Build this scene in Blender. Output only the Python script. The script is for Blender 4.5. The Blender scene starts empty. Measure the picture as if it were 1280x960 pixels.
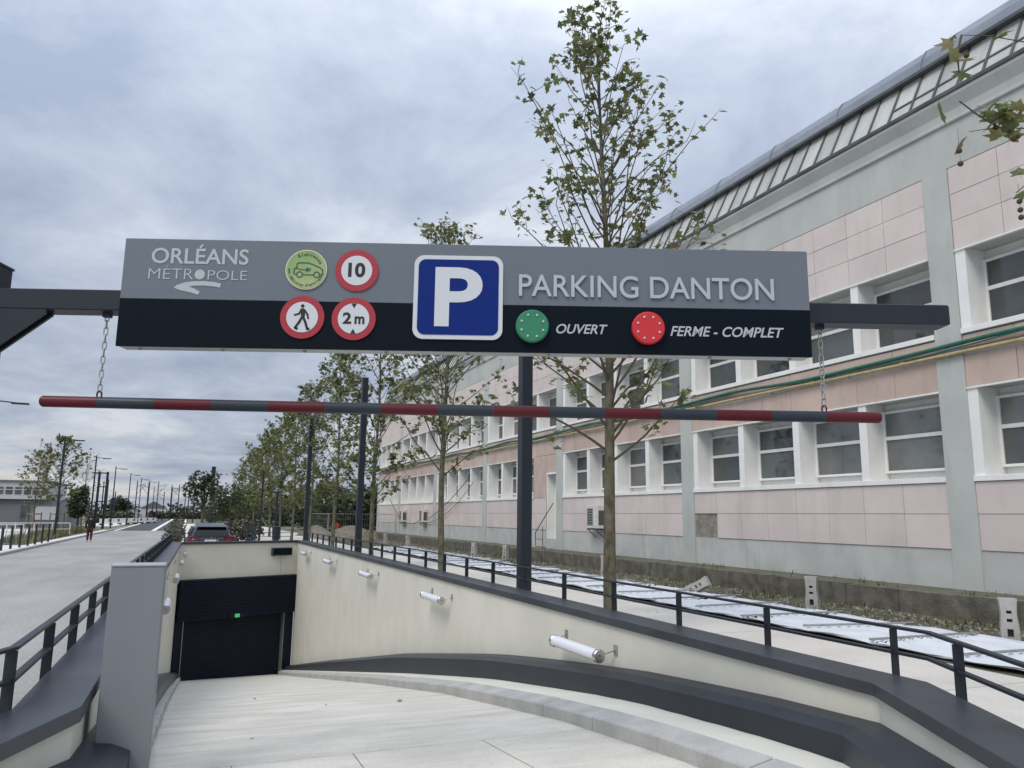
import bpy, bmesh, math, random
from mathutils import Vector, Matrix, noise

# ------------------------------------------------------------------ camera, sky, sun, exposure
scene = bpy.context.scene
COL = scene.collection
R = math.radians

cam_data = bpy.data.cameras.new("camera")
cam = bpy.data.objects.new("camera", cam_data)
COL.objects.link(cam)
cam_data.sensor_width = 36.0
cam_data.lens = 36.0 * 962.0 / 1280.0
cam_data.clip_start = 0.05
cam_data.clip_end = 3000
EYE = 1.95
cam.matrix_world = Matrix(((0.92448405, -0.07498297, -0.37377373, 0.0),
                           (-0.38105224, -0.15261047, -0.91187128, 0.0),
                           (0.01133303, 0.98543777, -0.16965838, EYE),
                           (0, 0, 0, 1)))
# columns of a rotation are the camera axes in the world
m3 = Matrix(((0.92448405, -0.07498297, -0.37377373),
             (-0.38105224, -0.15261047, -0.91187128),
             (0.01133303, 0.98543777, -0.16965838)))
cam.matrix_world = Matrix.Translation((0, 0, EYE)) @ m3.to_4x4()
scene.camera = cam

SUN_EL, SUN_AZ = R(52), R(232)          # high behind the clouds, to the left and behind the camera
world = bpy.data.worlds.new("World")
scene.world = world
world.use_nodes = True
nt = world.node_tree
for n in list(nt.nodes): nt.nodes.remove(n)
def N(t, **kw):
    n = nt.nodes.new(t)
    for k, v in kw.items(): setattr(n, k, v)
    return n
def build_sky():
    L = nt.links.new
    out = N('ShaderNodeOutputWorld'); bg = N('ShaderNodeBackground')
    tc = N('ShaderNodeTexCoord'); sep = N('ShaderNodeSeparateXYZ'); L(tc.outputs['Generated'], sep.inputs[0])
    def math_(op, a, b=None, clamp=False):
        m = N('ShaderNodeMath', operation=op); m.use_clamp = clamp
        for i, v in enumerate((a, b)):
            if v is None: continue
            if isinstance(v, (int, float)): m.inputs[i].default_value = v
            else: L(v, m.inputs[i])
        return m.outputs[0]
    zc = math_('MAXIMUM', sep.outputs[2], 0.0)
    den = math_('ADD', zc, 0.13)
    px = math_('DIVIDE', sep.outputs[0], den); py = math_('DIVIDE', sep.outputs[1], den)
    comb = N('ShaderNodeCombineXYZ'); L(px, comb.inputs[0]); L(py, comb.inputs[1])
    def noise_(scale, detail, rough, off, dist=0.0, stretch=(1, 1, 1), rot=0.0):
        mp = N('ShaderNodeMapping'); mp.inputs['Location'].default_value = off
        mp.inputs['Scale'].default_value = stretch; mp.inputs['Rotation'].default_value = (0, 0, rot)
        L(comb.outputs[0], mp.inputs[0])
        t = N('ShaderNodeTexNoise'); t.inputs['Scale'].default_value = scale; t.inputs['Detail'].default_value = detail
        t.inputs['Roughness'].default_value = rough; t.inputs['Distortion'].default_value = dist
        L(mp.outputs[0], t.inputs['Vector']); return t.outputs['Fac']
    big = noise_(0.55, 3, 0.5, (3.1, 1.7, 0), 0.4, (1, 1, 1), 0.5)
    fine = noise_(1.9, 10, 0.62, (7.4, 2.2, 0), 0.25, (1.0, 0.8, 1), 0.3)
    mixv = math_('ADD', math_('MULTIPLY', big, 0.48), math_('MULTIPLY', fine, 0.52))
    ramp = N('ShaderNodeValToRGB'); L(mixv, ramp.inputs[0])
    e = ramp.color_ramp.elements
    e[0].position = 0.39; e[0].color = (0.375, 0.445, 0.58, 1)
    e[1].position = 0.605; e[1].color = (0.765, 0.81, 0.885, 1)
    e2 = ramp.color_ramp.elements.new(0.50); e2.color = (0.53, 0.595, 0.715, 1)
    # breaks of brighter, thinner cloud low in the sky
    breaks = noise_(0.42, 5, 0.55, (1.3, 9.2, 0), 0.3, (0.5, 1.3, 1), 0.2)
    br = N('ShaderNodeMapRange'); br.inputs['From Min'].default_value = 0.53; br.inputs['From Max'].default_value = 0.62
    L(breaks, br.inputs['Value'])
    low = N('ShaderNodeMapRange'); low.inputs['From Min'].default_value = 0.16; low.inputs['From Max'].default_value = 0.04
    L(sep.outputs[2], low.inputs['Value'])
    brf = math_('MULTIPLY', br.outputs[0], low.outputs[0])
    brf = math_('MULTIPLY', brf, 0.85)
    mx = N('ShaderNodeMixRGB'); L(brf, mx.inputs[0]); L(ramp.outputs[0], mx.inputs[1]); mx.inputs[2].default_value = (0.92, 0.90, 0.84, 1)
    # overcast sky: brighter towards the zenith
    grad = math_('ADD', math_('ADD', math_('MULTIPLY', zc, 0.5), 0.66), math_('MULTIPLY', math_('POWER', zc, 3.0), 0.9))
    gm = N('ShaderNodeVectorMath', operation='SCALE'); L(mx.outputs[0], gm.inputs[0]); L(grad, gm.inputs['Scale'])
    sky = N('ShaderNodeTexSky'); sky.sky_type = 'NISHITA'; sky.sun_disc = False
    sky.sun_elevation = SUN_EL; sky.sun_rotation = SUN_AZ; sky.air_density = 1.2; sky.dust_density = 2.0
    sk = N('ShaderNodeVectorMath', operation='SCALE'); L(sky.outputs[0], sk.inputs[0]); sk.inputs['Scale'].default_value = 0.09
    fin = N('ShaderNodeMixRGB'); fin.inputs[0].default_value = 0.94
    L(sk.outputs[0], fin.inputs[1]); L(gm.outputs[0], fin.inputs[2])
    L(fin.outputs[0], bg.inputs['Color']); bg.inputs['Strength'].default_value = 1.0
    L(bg.outputs[0], out.inputs['Surface'])
build_sky()

sun_data = bpy.data.lights.new("sun", 'SUN')
sun_data.energy = 1.5; sun_data.angle = R(28); sun_data.color = (1.0, 0.92, 0.80)
sun = bpy.data.objects.new("sun", sun_data); COL.objects.link(sun)
sdir = Vector((math.sin(SUN_AZ) * math.cos(SUN_EL), math.cos(SUN_AZ) * math.cos(SUN_EL), math.sin(SUN_EL)))
sun.rotation_euler = sdir.to_track_quat('Z', 'Y').to_euler()
sun.location = (-20, -20, 40)

vs = scene.view_settings
vs.view_transform = 'Standard'; vs.look = 'None'; vs.gamma = 1; vs.exposure = 0.30; vs.use_curve_mapping = False
scene.cycles.max_bounces = 5; scene.cycles.diffuse_bounces = 3; scene.cycles.glossy_bounces = 3; scene.cycles.transmission_bounces = 3
scene.render.resolution_x = 1024; scene.render.resolution_y = 768

# ------------------------------------------------------------------ materials
MATS = {}
def mat(name, col, rough=0.7, metal=0.0, var=0.0, scale=3.0, bump=0.0, bscale=40.0, stretch=(1, 1, 1), col2=None,
        spec=0.5, speck=0.0, speckscale=180.0, island=0.0, objvar=0.0, spots=0.0, emit=0.0, transl=0.0, dirt=0.0, dirtcol=(0.05, 0.045, 0.04)):
    if name in MATS: return MATS[name]
    m = bpy.data.materials.new(name); m.use_nodes = True
    t = m.node_tree; b = t.nodes['Principled BSDF']; L = t.links.new
    b.inputs['Roughness'].default_value = rough; b.inputs['Metallic'].default_value = metal
    b.inputs['Specular IOR Level'].default_value = spec
    c4 = (*col, 1); b.inputs['Base Color'].default_value = c4
    geo = t.nodes.new('ShaderNodeNewGeometry')
    def nz(sc, det, st, ro=0.55):
        mp = t.nodes.new('ShaderNodeMapping'); mp.inputs['Scale'].default_value = st; L(geo.outputs['Position'], mp.inputs[0])
        n = t.nodes.new('ShaderNodeTexNoise'); n.inputs['Scale'].default_value = sc; n.inputs['Detail'].default_value = det
        n.inputs['Roughness'].default_value = ro; L(mp.outputs[0], n.inputs['Vector']); return n.outputs['Fac']
    cur = None
    if var or col2:
        c2 = col2 if col2 else tuple(max(0, x * (1 - var)) for x in col)
        c1 = col if col2 else tuple(min(1, x * (1 + var * 0.5)) for x in col)
        r = t.nodes.new('ShaderNodeValToRGB'); r.color_ramp.elements[0].position = 0.36; r.color_ramp.elements[1].position = 0.64
        r.color_ramp.elements[0].color = (*c2, 1); r.color_ramp.elements[1].color = (*c1, 1)
        L(nz(scale, 7, stretch), r.inputs[0]); cur = r.outputs[0]
    def mixc(fac, a, bcol, mode='MIX'):
        x = t.nodes.new('ShaderNodeMixRGB'); x.blend_type = mode
        if isinstance(fac, float): x.inputs[0].default_value = fac
        else: L(fac, x.inputs[0])
        if a is None: x.inputs[1].default_value = c4
        else: L(a, x.inputs[1])
        if isinstance(bcol, tuple): x.inputs[2].default_value = (*bcol, 1)
        else: L(bcol, x.inputs[2])
        return x.outputs[0]
    if speck:
        r = t.nodes.new('ShaderNodeValToRGB'); r.color_ramp.elements[0].position = 0.42; r.color_ramp.elements[1].position = 0.58
        lo = 1 - speck; r.color_ramp.elements[0].color = (lo, lo, lo, 1); r.color_ramp.elements[1].color = (1, 1, 1, 1)
        L(nz(speckscale, 3, (1, 1, 1)), r.inputs[0]); cur = mixc(1.0, cur, r.outputs[0], 'MULTIPLY')
    if dirt:
        r = t.nodes.new('ShaderNodeMapRange'); r.inputs['From Min'].default_value = 0.52; r.inputs['From Max'].default_value = 0.78
        r.inputs['To Max'].default_value = dirt
        L(nz(2.2, 8, (1, 1, 0.22), 0.65), r.inputs['Value']); cur = mixc(r.outputs[0], cur, dirtcol)
    if island:
        hs = t.nodes.new('ShaderNodeHueSaturation'); mr = t.nodes.new('ShaderNodeMapRange')
        mr.inputs['To Min'].default_value = 1 - island; mr.inputs['To Max'].default_value = 1 + island
        L(geo.outputs['Random Per Island'], mr.inputs['Value']); L(mr.outputs[0], hs.inputs['Value'])
        mh = t.nodes.new('ShaderNodeMapRange'); mh.inputs['To Min'].default_value = 0.47; mh.inputs['To Max'].default_value = 0.515
        oi = t.nodes.new('ShaderNodeObjectInfo')
        L(geo.outputs['Random Per Island'], mh.inputs['Value']); L(mh.outputs[0], hs.inputs['Hue'])
        if cur is None: hs.inputs['Color'].default_value = c4
        else: L(cur, hs.inputs['Color'])
        cur = hs.outputs[0]
    if objvar:                                             # each piece a slightly different tone
        oi2 = t.nodes.new('ShaderNodeObjectInfo'); mr2 = t.nodes.new('ShaderNodeMapRange'); hs2 = t.nodes.new('ShaderNodeHueSaturation')
        mr2.inputs['To Min'].default_value = 1 - objvar; mr2.inputs['To Max'].default_value = 1 + objvar * 0.5
        L(oi2.outputs['Random'], mr2.inputs['Value']); L(mr2.outputs[0], hs2.inputs['Value'])
        if cur is None: hs2.inputs['Color'].default_value = c4
        else: L(cur, hs2.inputs['Color'])
        cur = hs2.outputs[0]
    if spots:                                              # small chips and splashes
        r = t.nodes.new('ShaderNodeMapRange'); r.inputs['From Min'].default_value = 0.755; r.inputs['From Max'].default_value = 0.775; r.inputs['To Max'].default_value = spots
        L(nz(17.0, 4, (1, 1, 1), 0.7), r.inputs['Value']); cur = mixc(r.outputs[0], cur, (0.12, 0.10, 0.08))
    if cur is not None: L(cur, b.inputs['Base Color'])
    if bump:
        bp = t.nodes.new('ShaderNodeBump'); bp.inputs['Strength'].default_value = bump; bp.inputs['Distance'].default_value = 0.02
        L(nz(bscale, 6, stretch), bp.inputs['Height']); L(bp.outputs[0], b.inputs['Normal'])
    if emit:
        b.inputs['Emission Color'].default_value = c4; b.inputs['Emission Strength'].default_value = emit
    if transl:
        tr = t.nodes.new('ShaderNodeBsdfTranslucent'); ms = t.nodes.new('ShaderNodeMixShader'); ms.inputs[0].default_value = transl
        if cur is not None: L(cur, tr.inputs['Color'])
        else: tr.inputs['Color'].default_value = c4
        o = t.nodes['Material Output']; L(b.outputs[0], ms.inputs[1]); L(tr.outputs[0], ms.inputs[2]); L(ms.outputs[0], o.inputs['Surface'])
    MATS[name] = m; return m

M_ground   = mat('earth', (0.16, 0.14, 0.10), 0.95, var=0.4, scale=0.6, bump=0.5, bscale=8, col2=(0.10, 0.11, 0.05))
M_road     = mat('road_concrete', (0.36, 0.352, 0.335), 0.85, var=0.18, scale=0.5, bump=0.25, bscale=60, speck=0.28, speckscale=38, stretch=(1, 0.35, 1))
M_pave     = mat('paving_concrete', (0.60, 0.57, 0.52), 0.85, var=0.10, scale=0.8, bump=0.15, bscale=50, speck=0.12, speckscale=60)
M_walk     = mat('left_walk', (0.62, 0.61, 0.58), 0.85, var=0.08, scale=0.8)
M_asphalt  = mat('asphalt', (0.06, 0.062, 0.066), 0.9, var=0.2, scale=2)
M_paint    = mat('road_paint', (0.75, 0.75, 0.73), 0.7)
M_ramp     = mat('ramp_concrete', (0.61, 0.585, 0.525), 0.85, var=0.16, dirt=0.22, dirtcol=(0.30, 0.28, 0.24), scale=2.2, bump=0.22, bscale=34, stretch=(0.45, 1.3, 1), speck=0.14, speckscale=70)
M_groove   = mat('joint_filler', (0.27, 0.255, 0.225), 0.9)
M_kerb     = mat('kerb_concrete', (0.42, 0.42, 0.405), 0.85, var=0.14, scale=3, bump=0.2, bscale=60, speck=0.15, speckscale=90)
M_cream    = mat('cream_render', (0.64, 0.625, 0.55), 0.8, var=0.06, scale=1.3, bump=0.10, bscale=90, spots=0.7, dirt=0.09, dirtcol=(0.30, 0.27, 0.20))
M_dark     = mat('anthracite_coating', (0.022, 0.027, 0.036), 0.45, var=0.2, scale=2.0, spec=0.4)
M_coping   = mat('coping_metal', (0.042, 0.047, 0.058), 0.42, var=0.25, scale=1.8, spec=0.45, dirt=0.22, dirtcol=(0.13, 0.13, 0.13), bump=0.03, bscale=6)
M_navy     = mat('navy_steel', (0.013, 0.019, 0.029), 0.45, var=0.12, scale=3, spec=0.4)
M_kiosk    = mat('grey_cabinet', (0.205, 0.220, 0.242), 0.5, dirt=0.18, dirtcol=(0.30, 0.30, 0.30), var=0.05, scale=1.5)
M_signgrey = mat('sign_grey', (0.125, 0.150, 0.180), 0.38, var=0.05, scale=0.8)
M_signblk  = mat('sign_black', (0.003, 0.007, 0.012), 0.45, spec=0.10)
M_alu      = mat('alu_edge', (0.45, 0.46, 0.47), 0.4, metal=0.6)
M_letter   = mat('letter_silver', (0.40, 0.43, 0.46), 0.5)
M_white    = mat('sign_white', (0.55, 0.58, 0.62), 0.5)
M_red      = mat('sign_red', (0.34, 0.020, 0.036), 0.45)
M_black    = mat('sign_symbol_black', (0.006, 0.006, 0.008), 0.5)
M_blue     = mat('sign_blue', (0.003, 0.020, 0.165), 0.45, spec=0.15)
M_evgreen  = mat('ev_green', (0.14, 0.30, 0.09), 0.5, col2=(0.36, 0.40, 0.20), scale=4, var=0.1)
M_evline   = mat('ev_line', (0.02, 0.09, 0.04), 0.5)
M_cream2   = mat('ev_rim', (0.6, 0.55, 0.42), 0.5)
M_ledgreen = mat('lamp_green', (0.02, 0.19, 0.10), 0.45)
M_ledred   = mat('lamp_red', (0.55, 0.02, 0.03), 0.40)
M_led      = mat('led_dot', (0.5, 0.55, 0.5), 0.3)
M_barred   = mat('bar_red', (0.095, 0.005, 0.012), 0.42, var=0.08, spec=0.35)
M_bargrey  = mat('bar_grey', (0.026, 0.036, 0.052), 0.42, var=0.08, spec=0.35)
M_galv     = mat('galvanised', (0.42, 0.43, 0.42), 0.45, metal=0.7, var=0.15, scale=20)
M_steel    = mat('stainless', (0.55, 0.54, 0.52), 0.22, metal=0.95)
M_acryl    = mat('opal_tube', (0.70, 0.72, 0.78), 0.25)
M_shut     = mat('shutter_dark', (0.006, 0.011, 0.023), 0.55, var=0.1, spec=0.25)
M_exit     = mat('exit_green', (0.05, 0.55, 0.20), 0.5, emit=0.30)
M_pink     = mat('pink_panel', (0.635, 0.560, 0.540), 0.55, var=0.06, scale=0.9, objvar=0.05, dirt=0.26, dirtcol=(0.30, 0.25, 0.23))
M_pink2    = mat('salmon_panel', (0.53, 0.415, 0.36), 0.6, var=0.10, scale=1.2, objvar=0.08, dirt=0.38, dirtcol=(0.20, 0.16, 0.13))
M_facade   = mat('facade_render', (0.455, 0.475, 0.46), 0.85, var=0.08, scale=0.8, bump=0.1, dirt=0.28, dirtcol=(0.20, 0.20, 0.18))
M_base     = mat('base_render', (0.49, 0.50, 0.49), 0.85, var=0.10, scale=1.2, bump=0.12, dirt=0.40, dirtcol=(0.17, 0.165, 0.14))
M_trim     = mat('white_trim', (0.78, 0.785, 0.77), 0.6, var=0.04, scale=2, dirt=0.24, dirtcol=(0.28, 0.27, 0.25))
M_patch    = mat('bare_patch', (0.27, 0.25, 0.22), 0.95, var=0.3, scale=5, bump=0.4)
M_glass    = mat('window_glass', (0.070, 0.082, 0.084), 0.03, var=0.4, scale=0.5, spec=1.0, objvar=0.5)
M_glass2   = mat('window_glass_blind', (0.16, 0.17, 0.165), 0.04, var=0.3, scale=0.8, spec=1.0, objvar=0.3)
M_zinc     = mat('zinc', (0.24, 0.265, 0.30), 0.45, metal=0.35, var=0.18, scale=1.0, stretch=(1, 1, 1))
M_skyl     = mat('skylight_pane', (0.46, 0.47, 0.45), 0.35, var=0.16, scale=1.0, stretch=(1, 2.5, 0.4), objvar=0.14, dirt=0.35, dirtcol=(0.2, 0.2, 0.19))
M_bars     = mat('skylight_bar', (0.085, 0.088, 0.092), 0.6, var=0.3, scale=2)
M_oldconc  = mat('old_concrete', (0.165, 0.155, 0.13), 0.95, var=0.4, scale=2.5, bump=0.8, bscale=18, col2=(0.085, 0.08, 0.06), dirt=0.5, dirtcol=(0.05, 0.05, 0.035))
M_moss     = mat('mossy_ledge', (0.13, 0.125, 0.10), 0.95, var=0.4, scale=2, bump=0.6, bscale=14, col2=(0.075, 0.09, 0.035))
M_rough    = mat('rough_soil', (0.105, 0.090, 0.068), 0.95, var=0.4, scale=3, bump=0.8, bscale=16, col2=(0.055, 0.062, 0.030))
M_stone    = mat('stones', (0.19, 0.175, 0.145), 0.9, island=0.5)
M_sheet    = mat('white_hoarding', (0.57, 0.595, 0.64), 0.5, var=0.10, scale=2.0, dirt=0.15, dirtcol=(0.4, 0.4, 0.4))
M_block    = mat('precast_block', (0.40, 0.39, 0.37), 0.9, var=0.15, scale=6, bump=0.3, bscale=50)
M_bark     = mat('plane_bark', (0.15, 0.13, 0.095), 0.9, scale=9, bump=0.6, bscale=30, col2=(0.060, 0.060, 0.032), stretch=(1, 1, 0.6))
M_twig     = mat('twig', (0.085, 0.070, 0.050), 0.9)
M_leaf     = mat('plane_leaf', (0.130, 0.160, 0.062), 0.6, island=0.5, transl=0.42)
M_leafb    = mat('plane_leaf_yellowing', (0.215, 0.205, 0.085), 0.6, island=0.45, transl=0.42)
M_leafd    = mat('dark_leaf', (0.062, 0.080, 0.042), 0.6, island=0.5, transl=0.3)
M_fruit    = mat('seed_ball', (0.07, 0.055, 0.035), 0.95)
M_hedge    = mat('hedge_brown', (0.080, 0.075, 0.050), 0.95, island=0.4)
M_grass    = mat('dry_grass', (0.19, 0.185, 0.095), 0.9, island=0.45, transl=0.2)
M_wood     = mat('stake_wood', (0.20, 0.155, 0.11), 0.9, var=0.2)
M_yellow   = mat('gas_pipe', (0.44, 0.34, 0.18), 0.55, var=0.2, scale=6)
M_cable    = mat('green_cable', (0.012, 0.115, 0.080), 0.5, var=0.2, scale=6)
M_cableb   = mat('black_cable', (0.015, 0.016, 0.018), 0.6)
M_acwhite  = mat('ac_casing', (0.60, 0.59, 0.56), 0.5, var=0.06)
M_acdark   = mat('ac_grille', (0.07, 0.075, 0.075), 0.6)
M_rust     = mat('rusty_iron', (0.12, 0.055, 0.035), 0.85, var=0.3)
M_car      = mat('car_paint', (0.022, 0.027, 0.040), 0.22, spec=0.6)
M_carglass = mat('car_glass', (0.008, 0.010, 0.012), 0.08, spec=0.35)
M_tail     = mat('tail_lamp', (0.15, 0.006, 0.010), 0.3)
M_plate    = mat('number_plate', (0.62, 0.62, 0.60), 0.5)
M_rubber   = mat('rubber', (0.012, 0.012, 0.012), 0.8)
M_coat     = mat('black_coat', (0.010, 0.010, 0.014), 0.9)
M_trous    = mat('red_trousers', (0.055, 0.010, 0.014), 0.9)
M_skin     = mat('skin', (0.42, 0.25, 0.18), 0.6)
M_hair     = mat('hair', (0.012, 0.010, 0.008), 0.7)
M_bwhite   = mat('far_white', (0.52, 0.53, 0.54), 0.8, var=0.08, scale=0.4)
M_bgrey    = mat('far_grey', (0.17, 0.18, 0.20), 0.8, var=0.1, scale=0.4)
M_roof     = mat('far_roof', (0.14, 0.12, 0.115), 0.8)
M_orange   = mat('barrier_red', (0.36, 0.045, 0.03), 0.6)

# ------------------------------------------------------------------ mesh helpers
def wloc(o):
    v = Vector((0, 0, 0))
    while o is not None:
        v += o.location; o = o.parent
    return v
class MB:
    def __init__(s): s.v = []; s.f = []
    def face(s, pts):
        i = len(s.v); s.v += [tuple(p) for p in pts]; s.f.append(tuple(range(i, i + len(pts)))); return s
    def hexa(s, p):           # p: 4 bottom (ccw from above) + 4 top
        i = len(s.v); s.v += [tuple(q) for q in p]
        for q in ((3, 2, 1, 0), (4, 5, 6, 7), (0, 1, 5, 4), (1, 2, 6, 5), (2, 3, 7, 6), (3, 0, 4, 7)): s.f.append(tuple(i + k for k in q))
        return s
    def box(s, x0, x1, y0, y1, z0, z1):
        return s.hexa([(x0, y0, z0), (x1, y0, z0), (x1, y1, z0), (x0, y1, z0), (x0, y0, z1), (x1, y0, z1), (x1, y1, z1), (x0, y1, z1)])
    def beam(s, a, b, w, h, up=(0, 0, 1)):
        a, b = Vector(a), Vector(b); d = (b - a).normalized(); u = Vector(up)
        if abs(d.dot(u)) > 0.98: u = Vector((0, 1, 0))
        x = d.cross(u).normalized() * (w / 2); y = x.cross(d).normalized() * (h / 2)
        return s.hexa([a - x - y, a + x - y, b + x - y, b - x - y, a - x + y, a + x + y, b + x + y, b - x + y])
    def tube(s, pts, r, n=8, caps=True):
        pts = [Vector(p) for p in pts]; k = len(pts)
        rs = r if isinstance(r, (list, tuple)) else [r] * k
        base = len(s.v); ref = None
        for i, p in enumerate(pts):
            d = (pts[min(i + 1, k - 1)] - pts[max(i - 1, 0)])
            d = d.normalized() if d.length > 1e-9 else Vector((0, 0, 1))
            if ref is None: ref = Vector((1, 0, 0)) if abs(d.x) < 0.8 else Vector((0, 1, 0))
            x = (ref - d * ref.dot(d)).normalized(); y = d.cross(x); ref = x
            for j in range(n):
                a = 2 * math.pi * j / n; s.v.append(tuple(p + (x * math.cos(a) + y * math.sin(a)) * rs[i]))
        for i in range(k - 1):
            for j in range(n):
                a = base + i * n + j; b = base + i * n + (j + 1) % n; s.f.append((a, b, b + n, a + n))
        if caps:
            s.f.append(tuple(base + j for j in reversed(range(n)))); s.f.append(tuple(base + (k - 1) * n + j for j in range(n)))
        return s
    def prism(s, poly, fa, fb):      # polygon (2d) mapped by fa and fb to two parallel rings
        n = len(poly); i = len(s.v)
        s.v += [tuple(fa(*p)) for p in poly] + [tuple(fb(*p)) for p in poly]
        s.f.append(tuple(i + j for j in reversed(range(n)))); s.f.append(tuple(i + n + j for j in range(n)))
        for j in range(n): s.f.append((i + j, i + (j + 1) % n, i + n + (j + 1) % n, i + n + j))
        return s
    def sweep(s, path, prof, zs=None, caps=True):
        """closed profile [(offset to the left of the path, z)] along a path [(x, y)] with mitred corners; zs adds a height per path point"""
        k = len(path); P = [Vector((p[0], p[1])) for p in path]; n = len(prof); base = len(s.v)
        for i in range(k):
            d1 = (P[i] - P[i - 1]).normalized() if i > 0 else None
            d2 = (P[i + 1] - P[i]).normalized() if i < k - 1 else None
            if d1 is None: d1 = d2
            if d2 is None: d2 = d1
            n1 = Vector((-d1.y, d1.x)); n2 = Vector((-d2.y, d2.x)); m = (n1 + n2).normalized(); m = m / max(0.3, m.dot(n1))
            pr = prof[i] if isinstance(prof[0], list) else prof
            for o, z in pr:
                q = P[i] + m * o; s.v.append((q.x, q.y, z + (zs[i] if zs else 0)))
        if isinstance(prof[0], list): n = len(prof[0])
        else: n = len(prof)
        # rebuild faces with the right ring size
        for i in range(k - 1):
            for j in range(n):
                a = base + i * n + j; b = base + i * n + (j + 1) % n; s.f.append((a, b, b + n, a + n))
        if caps:
            s.f.append(tuple(base + j for j in reversed(range(n)))); s.f.append(tuple(base + (k - 1) * n + j for j in range(n)))
        return s
    def add(s, other, M=None):
        i = len(s.v)
        s.v += [tuple(M @ Vector(p)) if M else p for p in other.v]; s.f += [tuple(i + k for k in f) for f in other.f]; return s
    def mesh(s, name, m, off=None, bevel=0.0, smooth=False, seg=1, fix=True):
        me = bpy.data.meshes.new(name)
        vv = [tuple(Vector(p) - off) for p in s.v] if off is not None else s.v
        me.from_pydata(vv, [], s.f)
        if m is not None: me.materials.append(m)
        if fix or bevel:
            bm = bmesh.new(); bm.from_mesh(me)
            if bevel:
                bmesh.ops.remove_doubles(bm, verts=bm.verts, dist=1e-5)
            bmesh.ops.recalc_face_normals(bm, faces=bm.faces)
            if bevel:
                es = [e for e in bm.edges if len(e.link_faces) == 2 and e.calc_face_angle(0) > 0.5]
                bmesh.ops.bevel(bm, geom=es, offset=bevel, segments=seg, affect='EDGES', profile=0.6)
            bm.to_mesh(me); bm.free()
        if smooth:
            for p in me.polygons: p.use_smooth = True
        me.update(); return me
    def build(s, name, m, parent=None, **kw):
        off = wloc(parent) if parent is not None else None
        return link(name, s.mesh(name, m, off=off, **kw), parent)
    def local(s, name, m, parent=None, **kw):
        return link(name, s.mesh(name, m, **kw), parent)
def link(name, me, parent=None, loc=None, rot=None):
    o = bpy.data.objects.new(name, me); COL.objects.link(o)
    if parent is not None: o.parent = parent
    if loc is not None: o.location = loc
    if rot is not None: o.rotation_euler = rot
    return o
def thing(name, label, cat, loc=(0, 0, 0), group=None, rz=0.0):
    o = bpy.data.objects.new(name, None); COL.objects.link(o); o.empty_display_size = 0.2
    o.location = loc; o.rotation_euler = (0, 0, rz); tag(o, label, cat, group); return o
def tag(o, label, cat, group=None):
    o['label'] = label; o['category'] = cat
    if group: o['group'] = group
    return o
def struct(o, kind='structure'): o['kind'] = kind; return o
def copy_tree(o, parent=None):
    c = o.copy(); COL.objects.link(c); c.parent = parent
    for ch in list(o.children): copy_tree(ch, c)
    return c
def poly_sheet(name, pts, z, m):
    o = MB().face([(x, y, z) for x, y in pts]).build(name, m); return struct(o)
def interp(tab, x):
    if x <= tab[0][0]: return tab[0][1]
    for (a, b), (c, d) in zip(tab, tab[1:]):
        if x <= c: return b + (d - b) * (x - a) / (c - a)
    return tab[-1][1]

# ------------------------------------------------------------------ the setting: ground, roads, pavements
FL = [(-9, 0.0), (-1, 0.47), (2, 0.49), (4.67, 0.336), (6.53, 0.155), (8.43, -0.105), (10.2, -0.355), (14.8, -1.12), (33.5, -4.37)]
def zf(y): return interp(FL, y)
def xkr(y): return 3.2 + 0.0096 * (y - 5) if y >= 3.0 else 3.181 - (3.0 - y) * 0.50
def xkl(y): return -0.17 + 0.0113 * (y - 5) if y >= 5.0 else -0.17 - (5.0 - y) * 0.38
DR = Vector((-0.468, -0.884)); DL = Vector((-0.36, -0.933))
RB = Vector((4.22, 4.0)); LB = Vector((-0.47, 5.0))          # where the two parapets bend towards the entrance
R_END = RB + DR * 3.3; L_END = LB + DL * 3.6
HWL, HWR = (-0.20, 30.6), (4.08, 32.6)                          # headwall, left and right end
# ground sheet with the trench of the ramp cut out
def make_ground():
    bm = bmesh.new()
    outer = [(-900, -300), (900, -300), (900, 1500), (-900, 1500)]
    hole = [(-0.45, 30.9), (4.30, 32.9), (4.42, 4.05), (R_END.x + 0.2, R_END.y - 0.1), (3.0, -9.0), (-3.6, -9.0), (L_END.x - 0.15, L_END.y), (-0.62, 4.95)]
    es = []
    for loop in (outer, hole):
        vs_ = [bm.verts.new((x, y, 0)) for x, y in loop]
        es += [bm.edges.new((vs_[i], vs_[(i + 1) % len(vs_)])) for i in range(len(vs_))]
    bmesh.ops.triangle_fill(bm, use_beauty=True, use_dissolve=False, edges=es)
    # drop triangles that fell into the trench
    bmesh.ops.recalc_face_normals(bm, faces=bm.faces)
    for f in bm.faces:
        if f.normal.z < 0: f.normal_flip()
    me = bpy.data.meshes.new('ground'); bm.to_mesh(me); bm.free(); me.materials.append(M_ground)
    return struct(link('ground', me))
make_ground()
poly_sheet('road', [(-7.5, -60), (-3.7, -60), (-3.7, -9), (-2.0, 1.5), (-0.80, 4.9), (-0.62, 31), (-0.45, 92), (-7.5, 92)], 0.006, M_road)
poly_sheet('road_asphalt', [(-7.4, 92), (-0.45, 92), (-0.6, 262), (-9.5, 262)], 0.006, M_asphalt)
for a, b, w in (((-3.55, 92.3), (-4.75, 255), 0.22), ((-0.75, 92.3), (-0.95, 255), 0.18), ((-7.2, 92.3), (-9.2, 255), 0.18)):
    o = MB().face([(a[0] - w, a[1], 0.012), (a[0] + w, a[1], 0.012), (b[0] + w * 1.3, b[1], 0.012), (b[0] - w * 1.3, b[1], 0.012)]).build('road_marking', M_paint); struct(o)
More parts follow.
